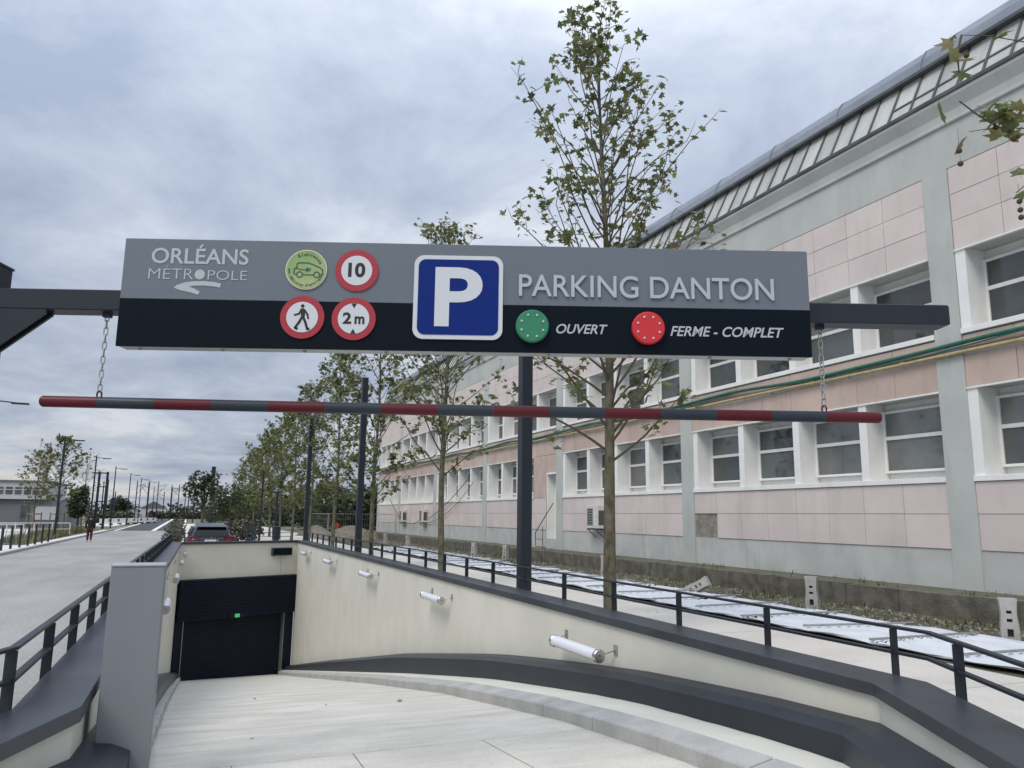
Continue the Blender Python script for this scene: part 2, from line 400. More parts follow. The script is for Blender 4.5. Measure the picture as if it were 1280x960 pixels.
o = MB().face([(-7.3, 258, 0.012), (-0.7, 258, 0.012), (-0.7, 261, 0.012), (-7.3, 261, 0.012)]).build('road_marking', M_paint); struct(o)
# left walkway behind a kerb
o = MB().box(-40, -7.72, -60, 92, -0.3, 0.10).build('pavement_left', M_walk); struct(o)
lk = MB().box(-7.70, -7.50, -60, -59, -0.3, 0.12).build('kerb_left', M_kerb); struct(lk)
y = -5.0
kerb_me = MB().box(-0.1, 0.1, 0.004, 1.996, -0.3, 0.0).mesh('kerb_stone', M_kerb, bevel=0.012)
for i in range(60):
    link('kerb_stone', kerb_me, lk, (-7.61, y, 0.125)); y += 2.0
o = MB().box(-14, -9.2, 116, 170, -0.2, 0.10).build('pavement_far', M_walk); struct(o)
# right pavement and the paved place behind the ramp
poly_sheet('pavement', [(4.50, 33.2), (4.52, 4.0), (2.75, 0.7), (3.2, -9), (3.2, -60), (10.4, -60), (10.4, 150), (4.50, 150)], 0.007, M_pave)
poly_sheet('plaza', [(-0.45, 33.05), (4.495, 33.25), (4.495, 150), (-0.40, 150)], 0.005, M_walk)
for i in range(14):                                             # sawn joints across the pavement
    yy = 2.2 + i * 4.6
    o = MB().box(4.75 if yy > 3.9 else 3.6, 9.9, yy, yy + 0.012, 0.0, 0.0085).build('pavement_joint', M_groove); struct(o)

# ---------------- ramp floor: slabs with open joints
base = MB()
ys = [-9, -5, -1, 2, 4.67, 6.53, 8.43, 10.2, 14.8, 24, 33.5]
for a, b in zip(ys, ys[1:]):
    base.face([(xkl(a) - 1.2, a, zf(a) - 0.03), (xkr(a) + 1.5, a, zf(a) - 0.03), (xkr(b) + 1.5, b, zf(b) - 0.03), (xkl(b) - 1.2, b, zf(b) - 0.03)])
ramp = struct(base.build('ramp', M_groove))
def slab(y0, y1, f0, f1):
    yy = [y0] + [t for t, _ in FL if y0 + 0.05 < t < y1 - 0.05] + [y1]
    extra = []
    for a, b in zip(yy, yy[1:]):
        n = max(1, int((b - a) / 0.8)); extra += [a + (b - a) * k / n for k in range(n)]
    yy = extra + [y1]
    mb = MB()
    for a, b in zip(yy, yy[1:]):
        xa0, xa1 = f0(a), f1(a); xb0, xb1 = f0(b), f1(b)
        mb.face([(xa0, a, zf(a)), (xa1, a, zf(a)), (xb1, b, zf(b)), (xb0, b, zf(b))])
    return mb.build('slab', M_ramp, ramp, fix=True)
def frac(t, g=0.0):
    return lambda y: xkl(y) - 0.02 + (xkr(y) - xkl(y) + 0.04) * t + g
for y0, y1 in ((-9, -3), (-3, 1.2), (1.2, 6.1)):
    for t0, t1 in ((0, 0.17), (0.17, 0.42), (0.42, 0.72), (0.72, 1)):
        slab(y0 + 0.003, y1 - 0.003, frac(t0, 0.003), frac(t1, -0.003))
for y0, y1 in ((6.1, 11.6), (11.6, 17.1), (17.1, 22.6), (22.6, 28.1), (28.1, 33.4)):
    slab(y0 + 0.003, y1 - 0.003, frac(0), frac(1))

# kerb stones on both sides of the ramp, and the cream strip behind each
DROP = [(3, 0.15), (4.2, 0.135), (5.76, 0.085), (7.5, 0.035), (12, 0.0)]
def ramp_kerb(side):
    xf = xkr if side > 0 else xkl
    w = 0.20 * side
    strip = MB(); yy = [-3 + 0.5 * k for k in range(int(36.2 / 0.5) + 1)]
    for a, b in zip(yy, yy[1:]):
        wa = 1.25 * side; za, zb = zf(a) + 0.140, zf(b) + 0.140
        xa, xb = xf(a) + w * 0.9, xf(b) + w * 0.9
        da, db = interp(DROP, a), interp(DROP, b)               # the strip falls towards the plinth
        strip.face([(xa, a, za), (xa + wa * 0.70, a, za - da), (xb + wa * 0.70, b, zb - db), (xb, b, zb)])
    root = struct(strip.build('ramp_verge_right' if side > 0 else 'ramp_verge_left', M_cream))
    y = -2.0; rnd = random.Random(5 + side)
    while y < 31.0:
        y0, y1 = y + 0.006, y + 0.994; mb = MB(); h = 0.148 + rnd.uniform(-0.004, 0.004); j = rnd.uniform(-0.004, 0.004)
        def ring(t):
            x = xf(t) + j; z = zf(t)
            prof = [(0, -0.1), (0.0, h - 0.04), (0.012, h - 0.032), (0.2, h + 0.005), (0.2, -0.1)]
            return [(x + o * side, t, z + q) for o, q in prof]
        a, b = ring(y0), ring(y1); i = len(mb.v); mb.v += a + b; n = 5
        for k in range(n): mb.f.append((i + k, i + (k + 1) % n, i + n + (k + 1) % n, i + n + k))
        mb.f.append(tuple(i + k for k in range(n))); mb.f.append(tuple(i + n + k for k in reversed(range(n))))
        mb.build('kerb_stone', M_kerb, root, bevel=0.006); y += 1.0
ramp_kerb(1); ramp_kerb(-1)

# ---------------- retaining walls with coping and plinth
def wall_path(side):
    if side > 0: return [(HWR[0] + 0.0, HWR[1] + 0.1), (4.20, 16.0), tuple(RB), tuple(R_END)]
    return [tuple(L_END), tuple(LB), (-0.36, 16.0), (HWL[0], HWL[1] + 0.1)]
def left_off(prof): return prof
rw = thing('retaining_wall', 'long cream retaining wall along the right side of the ramp with dark coping', 'wall', (4.3, 18, 0))
p = wall_path(1)
MB().sweep(p, [(0.035, -5.2), (0.035, 0.83), (0.345, 0.83), (0.345, -5.2)]).build('wall_face', M_cream, rw)
def coping(path, w, root, cut):
    # sheet metal coping in lengths, each a piece with a folded drip edge
    P = [Vector(q) for q in path]
    segs = []
    for i in range(len(P) - 1):
        L_ = (P[i + 1] - P[i]).length; n = max(1, round(L_ / cut))
        for k in range(n): segs.append((i, k / n, (k + 1) / n, k == 0 and i > 0, k == n - 1 and i < len(P) - 2))
    for i, a, b, sm, em in segs:
        d = (P[i + 1] - P[i]); u = d.normalized(); nrm = Vector((-u.y, u.x))
        def end(t, mitre, which, g):
            q = P[i] + d * t
            if mitre:
                o = (P[i] - P[i - 1]).normalized() if which == 0 else (P[i + 2] - P[i + 1]).normalized()
                m = (nrm + Vector((-o.y, o.x))).normalized(); m = m / m.dot(nrm); return q, m
            return q + u * g, nrm
        (q0, m0), (q1, m1) = end(a, sm, 0, 0.0012), end(b, em, 1, -0.0012)
        prof = [(0, 0.82), (0, 0.897), (0.003, 0.900), (w - 0.003, 0.900), (w, 0.897), (w, 0.82), (w - 0.01, 0.82), (w - 0.01, 0.835), (0.01, 0.835), (0.01, 0.82)]
        mb = MB(); n = len(prof)
        for q, m in ((q0, m0), (q1, m1)):
            for o, z in prof:
                r = q + m * o; mb.v.append((r.x, r.y, z))
        for k in range(n): mb.f.append((k, (k + 1) % n, n + (k + 1) % n, n + k))
        mb.f.append(tuple(reversed(range(n)))); mb.f.append(tuple(range(n, 2 * n)))
        mb.build('coping', M_coping, root)
coping(p, 0.385, rw, 3.0)
# dark plinth at the foot of the wall
def plinth(path_pts, side, root, hts):
    mb = MB(); n = 5; base_i = 0
    P = [Vector(q) for q in path_pts]
    for i, q in enumerate(P):
        d1 = (P[i] - P[i - 1]).normalized() if i else (P[1] - P[0]).normalized()
        d2 = (P[i + 1] - P[i]).normalized() if i < len(P) - 1 else d1
        n1, n2 = Vector((-d1.y, d1.x)), Vector((-d2.y, d2.x)); m = (n1 + n2).normalized(); m = m / m.dot(n1)
        z = zf(q.y); h = interp(hts, q.y)
        for o, zz in ((0.036, z - 0.35), (0.036, z + h + 0.03), (-0.13, z + h + 0.012), (-0.235, z + h - 0.035), (-0.235, z - 0.35)):
            r = q + m * o; mb.v.append((r.x, r.y, zz))
    for i in range(len(P) - 1):
        for k in range(n): a = i * n + k; b = i * n + (k + 1) % n; mb.f.append((a, b, b + n, a + n))
    mb.f.append(tuple(range(n))); mb.f.append(tuple(range((len(P) - 1) * n, len(P) * n)))
    mb.build('plinth', M_dark, root)
def dense(path, step=0.9):
    out = []
    for a, b in zip(path, path[1:]):
        a, b = Vector(a), Vector(b); n = max(1, int((b - a).length / step))
        out += [tuple(a + (b - a) * k / n) for k in range(n)]
    return out + [tuple(path[-1])]
HT = [(0, 0.2), (4.2, 0.25), (6, 0.30), (8, 0.36), (11.5, 0.43), (16, 0.47), (24, 0.40), (32, 0.28)]
plinth(dense(p), 1, rw, HT)

lw = thing('retaining_wall', 'cream retaining wall along the left side of the ramp beside the road', 'wall', (-0.5, 18, 0))
p2 = wall_path(-1)
MB().sweep(p2, [(0.035, -5.2), (0.035, 0.83), (0.30, 0.83), (0.30, -5.2)]).build('wall_face', M_cream, lw)
coping(p2, 0.34, lw, 2.9)
plinth(dense(p2), -1, lw, [(0, 0.35), (5, 0.30), (16, 0.35), (32, 0.28)])

hw = thing('head_wall', 'cream head wall above the garage shutter at the bottom of the ramp', 'wall', (2, 31.6, 0))
hp = [HWR, HWL]
hd = (Vector(HWR) - Vector(HWL)).normalized()
# headwall runs left to right with its back away from the camera
hpath = [(HWL[0] - 0.25 * hd.x, HWL[1] - 0.25 * hd.y), (HWR[0] + 0.3 * hd.x, HWR[1] + 0.3 * hd.y)]
MB().sweep(hpath, [(0.05, -0.55), (0.05, 0.83), (0.42, 0.83), (0.42, -0.55)]).build('wall_face', M_cream, hw)
MB().sweep(hpath, [(0.9, -5.2), (0.9, -0.5), (1.2, -0.5), (1.2, -5.2)]).build('back_wall', M_shut, hw)
MB().sweep(hpath, [(0.012, 0.82), (0.012, 0.9025), (0.45, 0.9025), (0.45, 0.82)]).build('coping', M_coping, hw)

# ---------------- roller shutter
hang = math.atan2(hd.y, hd.x)
HL = (Vector(HWR) - Vector(HWL)).length
sh = thing('roller_shutter', 'dark ribbed roller shutter closing the garage entrance below the head wall', 'shutter', (HWL[0], HWL[1], 0), rz=hang)
n = 17; z0, z1 = -1.86, -0.42; st = (z1 - z0) / n
mb = MB()
for k in range(n):
    a = z0 + k * st
    prof = [(-0.14, a + 0.008), (-0.17, a + 0.02), (-0.17, a + st - 0.03), (-0.14, a + st - 0.008), (-0.06, a + st - 0.008), (-0.06, a + 0.008)]
    mb.prism(prof, lambda yy, zz: (0.02, yy, zz), lambda yy, zz: (HL - 0.02, yy, zz))
mb.local('upper_slats', M_shut, sh)
MB().box(0.01, HL - 0.01, -0.135, 0.02, z0, z1).local('housing', M_shut, sh)
n = 26; z0d, z1d = -4.6, -1.86; st = (z1d - z0d) / n; mb = MB()
for k in range(n):
    a = z0d + k * st
    prof = [(0.205, a + 0.002), (0.20, a + 0.010), (0.20, a + st - 0.012), (0.205, a + st - 0.002), (0.27, a + st - 0.004), (0.27, a + 0.004)]
    mb.prism(prof, lambda yy, zz: (0.30, yy, zz), lambda yy, zz: (HL - 0.42, yy, zz))
mb.local('door_curtain', M_shut, sh)
for x0, x1 in ((0.0, 0.28), (HL - 0.40, HL)):
    MB().box(x0, x1, 0.0, 0.30, -4.9, -1.87).local('side_panel', M_shut, sh)
for x in (0.27, HL - 0.42):
    MB().box(x, x + 0.022, -0.02, 0.19, -4.9, -1.87).local('guide_rail', M_galv, sh)
ex = thing('exit_sign', 'small lit green exit sign at the middle of the shutter housing', 'exit sign', (HWL[0] + hd.x * 2.2, HWL[1] + hd.y * 2.2, -1.86), rz=hang)
MB().box(-0.27, 0.27, -0.235, -0.175, -0.02, 0.15).local('case', M_shut, ex, bevel=0.01)
MB().box(-0.085, 0.10, -0.240, -0.236, 0.0, 0.13).local('lit_face', M_exit, ex)
dp = thing('display_panel', 'dark rectangular display box high on the head wall', 'display', (HWL[0] + hd.x * 4.05, HWL[1] + hd.y * 4.05, 0.33), rz=hang)
MB().box(-0.45, 0.42, -0.09, 0.045, 0.0, 0.30).local('case', M_dark, dp, bevel=0.012)
MB().box(-0.41, 0.38, -0.095, -0.0915, 0.035, 0.265).local('screen', M_signblk, dp)
MB().tube([(0.0, 0.035, 0.0), (0.0, 0.035, -0.70)], 0.007, 6).local('cable', M_kerb, dp)

# ---------------- railings
def railing(name, label, path, posts, side, top=1.215, mid=1.045, basez=0.62):
    root = thing(name, label, 'railing', (path[0][0], path[0][1], 0))
    P = dense(path, 50)
    for z in (top, mid):
        MB().sweep(P, [(-0.024, z - 0.010), (-0.024, z + 0.010), (0.024, z + 0.010), (0.024, z - 0.010)]).build('rail', M_navy, root, bevel=0.003)
    for (x, y, ux, uy) in posts:
        MB().beam((x, y, basez), (x, y, top - 0.011), 0.012, 0.062, up=(ux, uy, 0)).build('post', M_navy, root)
    return root
def along(path, step, start=0.4):
    out = []; carry = start
    for a, b in zip(path, path[1:]):
        a, b = Vector(a), Vector(b); L_ = (b - a).length; u = (b - a) / L_; t = carry
        while t < L_:
            q = a + u * t; out.append((q.x, q.y, u.y, -u.x)); t += step
        carry = t - L_
    return out
oR = 0.41
def offset_path(path, o):
    P = [Vector(q) for q in path]; out = []
    for i, q in enumerate(P):
        d1 = (P[i] - P[i - 1]).normalized() if i else (P[1] - P[0]).normalized()
        d2 = (P[i + 1] - P[i]).normalized() if i < len(P) - 1 else d1
        n1, n2 = Vector((-d1.y, d1.x)), Vector((-d2.y, d2.x)); m = (n1 + n2).normalized(); m = m / m.dot(n1); q2 = q + m * o; out.append((q2.x, q2.y))
    return out
pr_ = offset_path([tuple(R_END), tuple(RB), (4.20, 16.0), (HWR[0], HWR[1] + 0.2)], -oR)
rp = [q for q in along(pr_, 1.30, 0.05)]
# posts of the right railing: measured positions near the bend, then every 1.3 m
bend = Vector(pr_[1]); pos = []
u = (Vector(pr_[0]) - bend).normalized()
for t in (0.42, 1.65, 2.8): q = bend + u * t; pos.append((q.x, q.y, u.y, -u.x))
pos += along(pr_[1:], 1.30, 0.28)
railing('railing', 'dark steel railing on the coping of the right ramp wall', pr_, pos, 1)
pl_ = offset_path([(HWL[0], HWL[1] + 0.2), (-0.36, 16.0), tuple(LB), tuple(L_END)], -0.36)
bendl = Vector(pl_[2]); posl = []
u = (Vector(pl_[3]) - bendl).normalized()
for t in (0.02, 1.2, 2.4): q = bendl + u * t; posl.append((q.x, q.y, u.y, -u.x))
posl += along([pl_[2], pl_[1], pl_[0]], 1.15, 1.12)
railing('railing', 'dark steel railing between the road and the left ramp wall', pl_, posl, -1)
ph = offset_path([HWL, HWR], 0.47)
railing('railing', 'low dark railing on top of the head wall in front of the car', ph, along(ph, 1.25, 0.3), 1)

# ------------------------------------------------------------------ lettering
def text_2d(s, extrude=0.0, offset=0.0, shear=0.0, spacing=1.0):
    cu = bpy.data.curves.new('lettering', 'FONT'); cu.body = s; cu.extrude = extrude; cu.offset = offset; cu.shear = shear
    cu.space_character = spacing; cu.resolution_u = 6
    ob = bpy.data.objects.new('lettering', cu); COL.objects.link(ob)
    dg = bpy.context.evaluated_depsgraph_get(); dg.update()
    me = bpy.data.meshes.new_from_object(ob.evaluated_get(dg))
    v = [tuple(p.co) for p in me.vertices]; f = [tuple(p.vertices) for p in me.polygons]
    bpy.data.objects.remove(ob); bpy.data.curves.remove(cu); bpy.data.meshes.remove(me)
    return v, f
def lettering(name, s, box, front, m, parent, depth=0.004, offset=0.0, shear=0.0, spacing=1.0, capbox=None):
    """letters fitted to box (u0, u1, z0, z1) on the plane y = front; capbox: a string whose height sets the fit"""
    v, f = text_2d(s, 0.5, offset, shear, spacing)
    ref = text_2d(capbox, 0.5, offset, shear)[0] if capbox else v
    x0, x1 = min(p[0] for p in v), max(p[0] for p in v); y0, y1 = min(p[1] for p in ref), max(p[1] for p in ref)
    mb = MB(); u0, u1, z0, z1 = box
    mb.v = [(u0 + (p[0] - x0) / (x1 - x0) * (u1 - u0), front - (p[2] + 0.5) * depth, z0 + (p[1] - y0) / (y1 - y0) * (z1 - z0)) for p in v]
    mb.f = f
    return mb.local(name, m, parent, fix=False)
def disc(u, z, r, y0, y1, n=48, rz=None):
    rz = rz or r
    return MB().prism([(u + r * math.cos(2 * math.pi * k / n), z + rz * math.sin(2 * math.pi * k / n)) for k in range(n)],
                      lambda a, b: (a, y0, b), lambda a, b: (a, y1, b))
def flat(poly, y0, y1):
    return MB().prism(poly, lambda a, b: (a, y0, b), lambda a, b: (a, y1, b))
def rrect(u0, u1, z0, z1, r, n=6):
    out = []
    for cx, cz, a0 in ((u1 - r, z1 - r, 0), (u0 + r, z1 - r, 90), (u0 + r, z0 + r, 180), (u1 - r, z0 + r, 270)):
        for k in range(n + 1):
            a = R(a0 + 90 * k / n); out.append((cx + r * math.cos(a), cz + r * math.sin(a)))
    return out
def ribbon(pts, w, y0, y1, closed=False):
    mb = MB()
    for a, b in zip(pts, pts[1:] + (pts[:1] if closed else [])):
        d = Vector((b[0] - a[0], b[1] - a[1]));
        if d.length < 1e-6: continue
        d.normalize(); n = Vector((-d.y, d.x)) * w / 2; e = d * w * 0.3
        mb.prism([(a[0] - e.x - n.x, a[1] - e.y - n.y), (b[0] + e.x - n.x, b[1] + e.y - n.y), (b[0] + e.x + n.x, b[1] + e.y + n.y), (a[0] - e.x + n.x, a[1] - e.y + n.y)],
                 lambda p, q: (p, y0, q), lambda p, q: (p, y1, q))
    return mb

# ------------------------------------------------------------------ gantry and parking sign
GA = R(-20.936); GP = (-0.5146, 5.4, 0.0); SL = 4.473
gt = thing('sign_gantry', 'dark steel gantry whose long beam carries the parking sign across the ramp entrance', 'gantry', GP, rz=GA)
beam_y = 0.13
MB().box(-1.35, 5.49, beam_y, beam_y + 0.16, 3.262, 3.402).local('beam', M_navy, gt, bevel=0.006)
MB().box(5.4905, 5.498, beam_y + 0.01, beam_y + 0.15, 3.27, 3.394).local('end_cap', M_navy, gt)
mast_me = MB().box(-1.17, -0.93, beam_y - 0.04, beam_y + 0.20, 0.0, 3.26)
mast_me.local('mast', M_navy, gt, bevel=0.006)
MB().box(-1.16, -0.912, beam_y - 0.03, beam_y + 0.19, 3.403, 3.575).local('mast_head', M_navy, gt, bevel=0.006)
MB().box(-1.17, -0.906, beam_y - 0.04, beam_y + 0.20, 3.575, 3.592).local('mast_cap', M_navy, gt, bevel=0.004)
MB().prism([(-0.93, 3.261), (-0.545, 3.261), (-0.545, 3.235), (-0.93, 2.93)], lambda a, b: (a, beam_y + 0.07, b), lambda a, b: (a, beam_y + 0.09, b)).local('gusset', M_navy, gt)
MB().prism([(-0.93, 3.261), (-0.545, 3.261), (-0.545, 3.235), (-0.93, 2.93)], lambda a, b: (a, beam_y - 0.005, b), lambda a, b: (a, beam_y + 0.015, b)).local('gusset', M_navy, gt)
MB().box(-1.28, -0.675, beam_y - 0.22, beam_y + 0.38, 0.005, 0.03).local('base_plate', M_navy, gt)

sg = thing('parking_sign', 'long grey and black parking sign on the gantry beam with a blue P', 'sign', GP, rz=GA)
zt, zb, zd = 3.708, 2.991, 3.303
MB().box(0.004, SL - 0.004, 0.002, 0.125, zb + 0.004, zt - 0.004).local('case', M_alu, sg, bevel=0.003)
MB().box(0.0, SL, -0.02, 0.0015, zd + 0.0008, zt).local('upper_panel', M_signgrey, sg, bevel=0.002)
MB().box(0.0, SL, -0.02, 0.0015, zb, zd - 0.0008).local('lower_panel', M_signblk, sg, bevel=0.002)
for k in range(9):
    u = 0.12 + k * (SL - 0.24) / 8
    MB().tube([(u, 0.06, zb + 0.0035), (u, 0.06, zb - 0.008)], 0.012, 8).local('bolt', M_galv, sg)
F = -0.0205
lettering('town_name', 'ORLÉANS', (0.178, 0.802, 3.540, 3.672), F, M_letter, sg, 0.003, offset=0.014)
# thin second line with a filled disc for its letter O
lettering('town_line', 'MÉTR', (0.168, 0.455, 3.436, 3.526), F, M_letter, sg, 0.003, offset=-0.012)
disc(0.496, 3.470, 0.033, F, F - 0.003, 32).local('round_letter', M_letter, sg)
lettering('town_line', 'POLE', (0.548, 0.800, 3.436, 3.500), F, M_letter, sg, 0.003, offset=-0.012)
sw = [(0.338, 3.377), (0.352, 3.396), (0.40, 3.414), (0.46, 3.424), (0.53, 3.426), (0.60, 3.420), (0.638, 3.411), (0.632, 3.384), (0.60, 3.390), (0.54, 3.396), (0.475, 3.395), (0.435, 3.389), (0.47, 3.374), (0.508, 3.353), (0.494, 3.334), (0.44, 3.350), (0.38, 3.362)]
flat(sw, F, F - 0.003).local('swoosh', M_letter, sg)

lettering('car_park_name', 'PARKING DANTON', (2.562, 4.236, 3.362, 3.510), F, M_letter, sg, 0.014, offset=0.006)
lettering('open_lettering', 'OUVERT', (2.806, 3.140, 3.119, 3.183), F, M_letter, sg, 0.003, offset=0.014, shear=0.28)
lettering('full_lettering', 'FERME - COMPLET', (3.548, 4.292, 3.115, 3.182), F, M_letter, sg, 0.003, offset=0.014, shear=0.28)
for u, m, nm, lab in ((2.650, M_ledgreen, 'green_lamp', 'round green lamp with a ring of small bulbs'), (3.399, M_ledred, 'red_lamp', 'round red lamp with a ring of small bulbs')):
    lp = disc(u, 3.158, 0.107, F + 0.001, F - 0.045, 48).local(nm, m, sg, bevel=0.008); lp['label'] = lab
    for k in range(8):
        a = R(22 + 45 * k); disc(u + 0.075 * math.cos(a), 3.158 + 0.075 * math.sin(a), 0.007, F - 0.0455, F - 0.051, 10).local('bulb', M_led, lp)
# the blue P
pb = flat(rrect(1.880, 2.458, 3.067, 3.627, 0.065), F, F - 0.012).local('p_sign', M_white, sg); pb['label'] = 'square blue sign with a white P and white border'
flat(rrect(1.908, 2.430, 3.095, 3.599, 0.048), F - 0.0125, F - 0.015).local('blue_field', M_blue, pb)
lettering('letter_p', 'P', (2.018, 2.326, 3.150, 3.546), F - 0.0155, M_white, pb, 0.002, offset=0.024)
# round signs
def round_sign(u, z, r, label):
    d = disc(u, z, r, F, F - 0.010, 56).local('round_sign', M_red, sg); d['label'] = label
    disc(u, z, r * 0.715, F - 0.0105, F - 0.0125, 48).local('white_field', M_white, d); return d
FS = F - 0.013
rs = round_sign(1.507, 3.514, 0.140, 'red ringed white sign reading 10')
lettering('number', '10', (1.452, 1.562, 3.468, 3.566), FS, M_black, rs, 0.0015, offset=0.035)
rs = round_sign(1.501, 3.192, 0.141, 'red ringed white sign reading 2 m')
lettering('number', '2', (1.432, 1.487, 3.156, 3.232), FS, M_black, rs, 0.0015, offset=0.03)
lettering('unit', 'm', (1.508, 1.571, 3.156, 3.207), FS, M_black, rs, 0.0015, offset=0.03)
for s in (1, -1):
    flat([(1.501 - 0.017, 3.192 + s * 0.099), (1.501, 3.192 + s * 0.068), (1.501 + 0.017, 3.192 + s * 0.099)], FS, FS - 0.0015).local('arrow', M_black, rs)
rs = round_sign(1.172, 3.196, 0.141, 'red ringed white sign with a walking figure')
def P_(pts): return [(1.172 + a * 0.141, 3.196 + b * 0.141) for a, b in pts]
fig = disc(1.172 + 0.0 * 0.141, 3.196 + 0.52 * 0.141, 0.0115, FS, FS - 0.0015, 20)
fig.add(flat(P_([(-0.10, 0.38), (0.02, 0.42), (0.12, 0.36), (0.13, 0.10), (0.10, -0.02), (-0.04, -0.02), (-0.06, 0.16)]), FS, FS - 0.0015))
fig.add(ribbon(P_([(-0.06, 0.33), (-0.14, 0.15), (-0.34, 0.09)]), 0.012, FS, FS - 0.0014))
fig.add(ribbon(P_([(0.10, 0.33), (0.24, 0.12), (0.28, -0.06)]), 0.012, FS, FS - 0.0013))
fig.add(ribbon(P_([(0.0, 0.0), (-0.12, -0.24), (-0.29, -0.50), (-0.20, -0.55)]), 0.016, FS, FS - 0.0012))
fig.add(ribbon(P_([(0.05, 0.0), (0.16, -0.24), (0.26, -0.55), (0.33, -0.55)]), 0.016, FS, FS - 0.0011))
fig.local('walking_figure', M_black, rs)
ev = disc(1.180, 3.514, 0.134, F, F - 0.010, 56).local('round_sign', M_cream2, sg); ev['label'] = 'round green sign with an electric car outline'
disc(1.180, 3.514, 0.127, F - 0.0105, F - 0.0125, 48).local('green_field', M_evgreen, ev)
def Q_(pts): return [(1.180 + a * 0.134, 3.514 + b * 0.134) for a, b in pts]
car_l = ribbon(Q_([(-0.50, -0.27), (-0.58, -0.20), (-0.56, 0.02), (-0.46, 0.10), (-0.44, 0.28), (-0.38, 0.33), (0.10, 0.33), (0.38, 0.22), (0.66, 0.10), (0.80, -0.02), (0.80, -0.22), (0.72, -0.26)]), 0.0075, FS, FS - 0.0012)
car_l.add(ribbon(Q_([(-0.13, -0.27), (0.35, -0.27)]), 0.007, FS, FS - 0.0011)); car_l.add(ribbon(Q_([(-0.5, 0.06), (-0.30, 0.0), (-0.02, -0.03)]), 0.006, FS, FS - 0.0010))
for cx in (-0.30, 0.52):
    car_l.add(ribbon(Q_([(cx + 0.14 * math.cos(k * math.pi / 8), -0.26 + 0.14 * math.sin(k * math.pi / 8)) for k in range(16)]), 0.0065, FS, FS - 0.0013, True))
car_l.add(flat(Q_([(-0.02, -0.08), (0.08, -0.12), (0.14, -0.04), (0.14, 0.04), (0.08, 0.10), (-0.02, 0.06)]), FS, FS - 0.0014))
car_l.add(ribbon(Q_([(0.12, 0.03), (0.22, 0.05)]), 0.006, FS, FS - 0.0012)); car_l.add(ribbon(Q_([(0.12, -0.06), (0.22, -0.05)]), 0.006, FS, FS - 0.0012))
car_l.local('car_outline', M_evline, ev)
def ring_text(s, a0, a1, r, hgt, inward):
    mb = MB()
    for k, ch in enumerate(s):
        if ch == ' ': continue
        a = R(a0 + (a1 - a0) * k / (len(s) - 1)); v, f = text_2d(ch, 0.0, 0.03)
        xc = (min(p[0] for p in v) + max(p[0] for p in v)) / 2; rot = a - math.pi / 2 if not inward else a + math.pi / 2
        cx, cz = 1.180 + r * math.cos(a), 3.514 + r * math.sin(a); i = len(mb.v)
        for p in v:
            x, z = (p[0] - xc) * hgt, (p[1] - 0.35) * hgt
            mb.v.append((cx + x * math.cos(rot) - z * math.sin(rot), FS - 0.0005, cz + x * math.sin(rot) + z * math.cos(rot)))
        mb.f += [tuple(i + j for j in q) for q in f]
    return mb
ring_text('Bienvenue', 118, 28, 0.103, 0.033, False).local('ring_text', M_evline, ev, fix=False)
ring_text('aux véhicules électriques', 180, 340, 0.106, 0.026, True).local('ring_text', M_evline, ev, fix=False)

# ------------------------------------------------------------------ hanging height bar with chains
ca, sa = math.cos(GA), math.sin(GA)
def g2w(u, y, z): return (GP[0] + u * ca - y * sa, GP[1] + u * sa + y * ca, z)
by = beam_y + 0.08
bw = thing('height_bar', 'long red and grey striped height bar hanging on chains under the parking sign', 'height bar', GP, rz=GA)
u0, u1 = -0.555, 5.005; zl, zr = 2.660, 2.632; nst = 15; rbar = 0.038
def bz(u): return zl + (zr - zl) * (u - u0) / (u1 - u0) - 0.006 * math.sin(math.pi * (u - u0) / (u1 - u0))
for k in range(nst):
    a, b = u0 + (u1 - u0) * k / nst, u0 + (u1 - u0) * (k + 1) / nst
    pts = [(a + 0.0002, by, bz(a)), ((a + b) / 2, by, bz((a + b) / 2)), (b - 0.0002, by, bz(b))]; rr = [rbar] * 3
    if k == 0: pts = [(a, by, bz(a)), (a + 0.012, by, bz(a))] + pts[1:]; rr = [rbar * 0.8, rbar, rbar, rbar]
    if k == nst - 1: pts = pts[:-1] + [(b - 0.012, by, bz(b)), (b, by, bz(b))]; rr = [rbar, rbar, rbar, rbar * 0.8]
    MB().tube(pts, rr, 20).local('red_section' if k % 2 == 0 else 'grey_section', M_barred if k % 2 == 0 else M_bargrey, bw, smooth=False)
def ring_pts(cx, cy, cz, w, h, plane, n=12):
    out = []
    for k in range(n + 1):
        a = 2 * math.pi * k / n; x, z = w * math.cos(a), h * math.sin(a)
        z += (h - w) * 0.0
        out.append((cx + x, cy, cz + z) if plane == 0 else (cx, cy + x, cz + z))
    return out
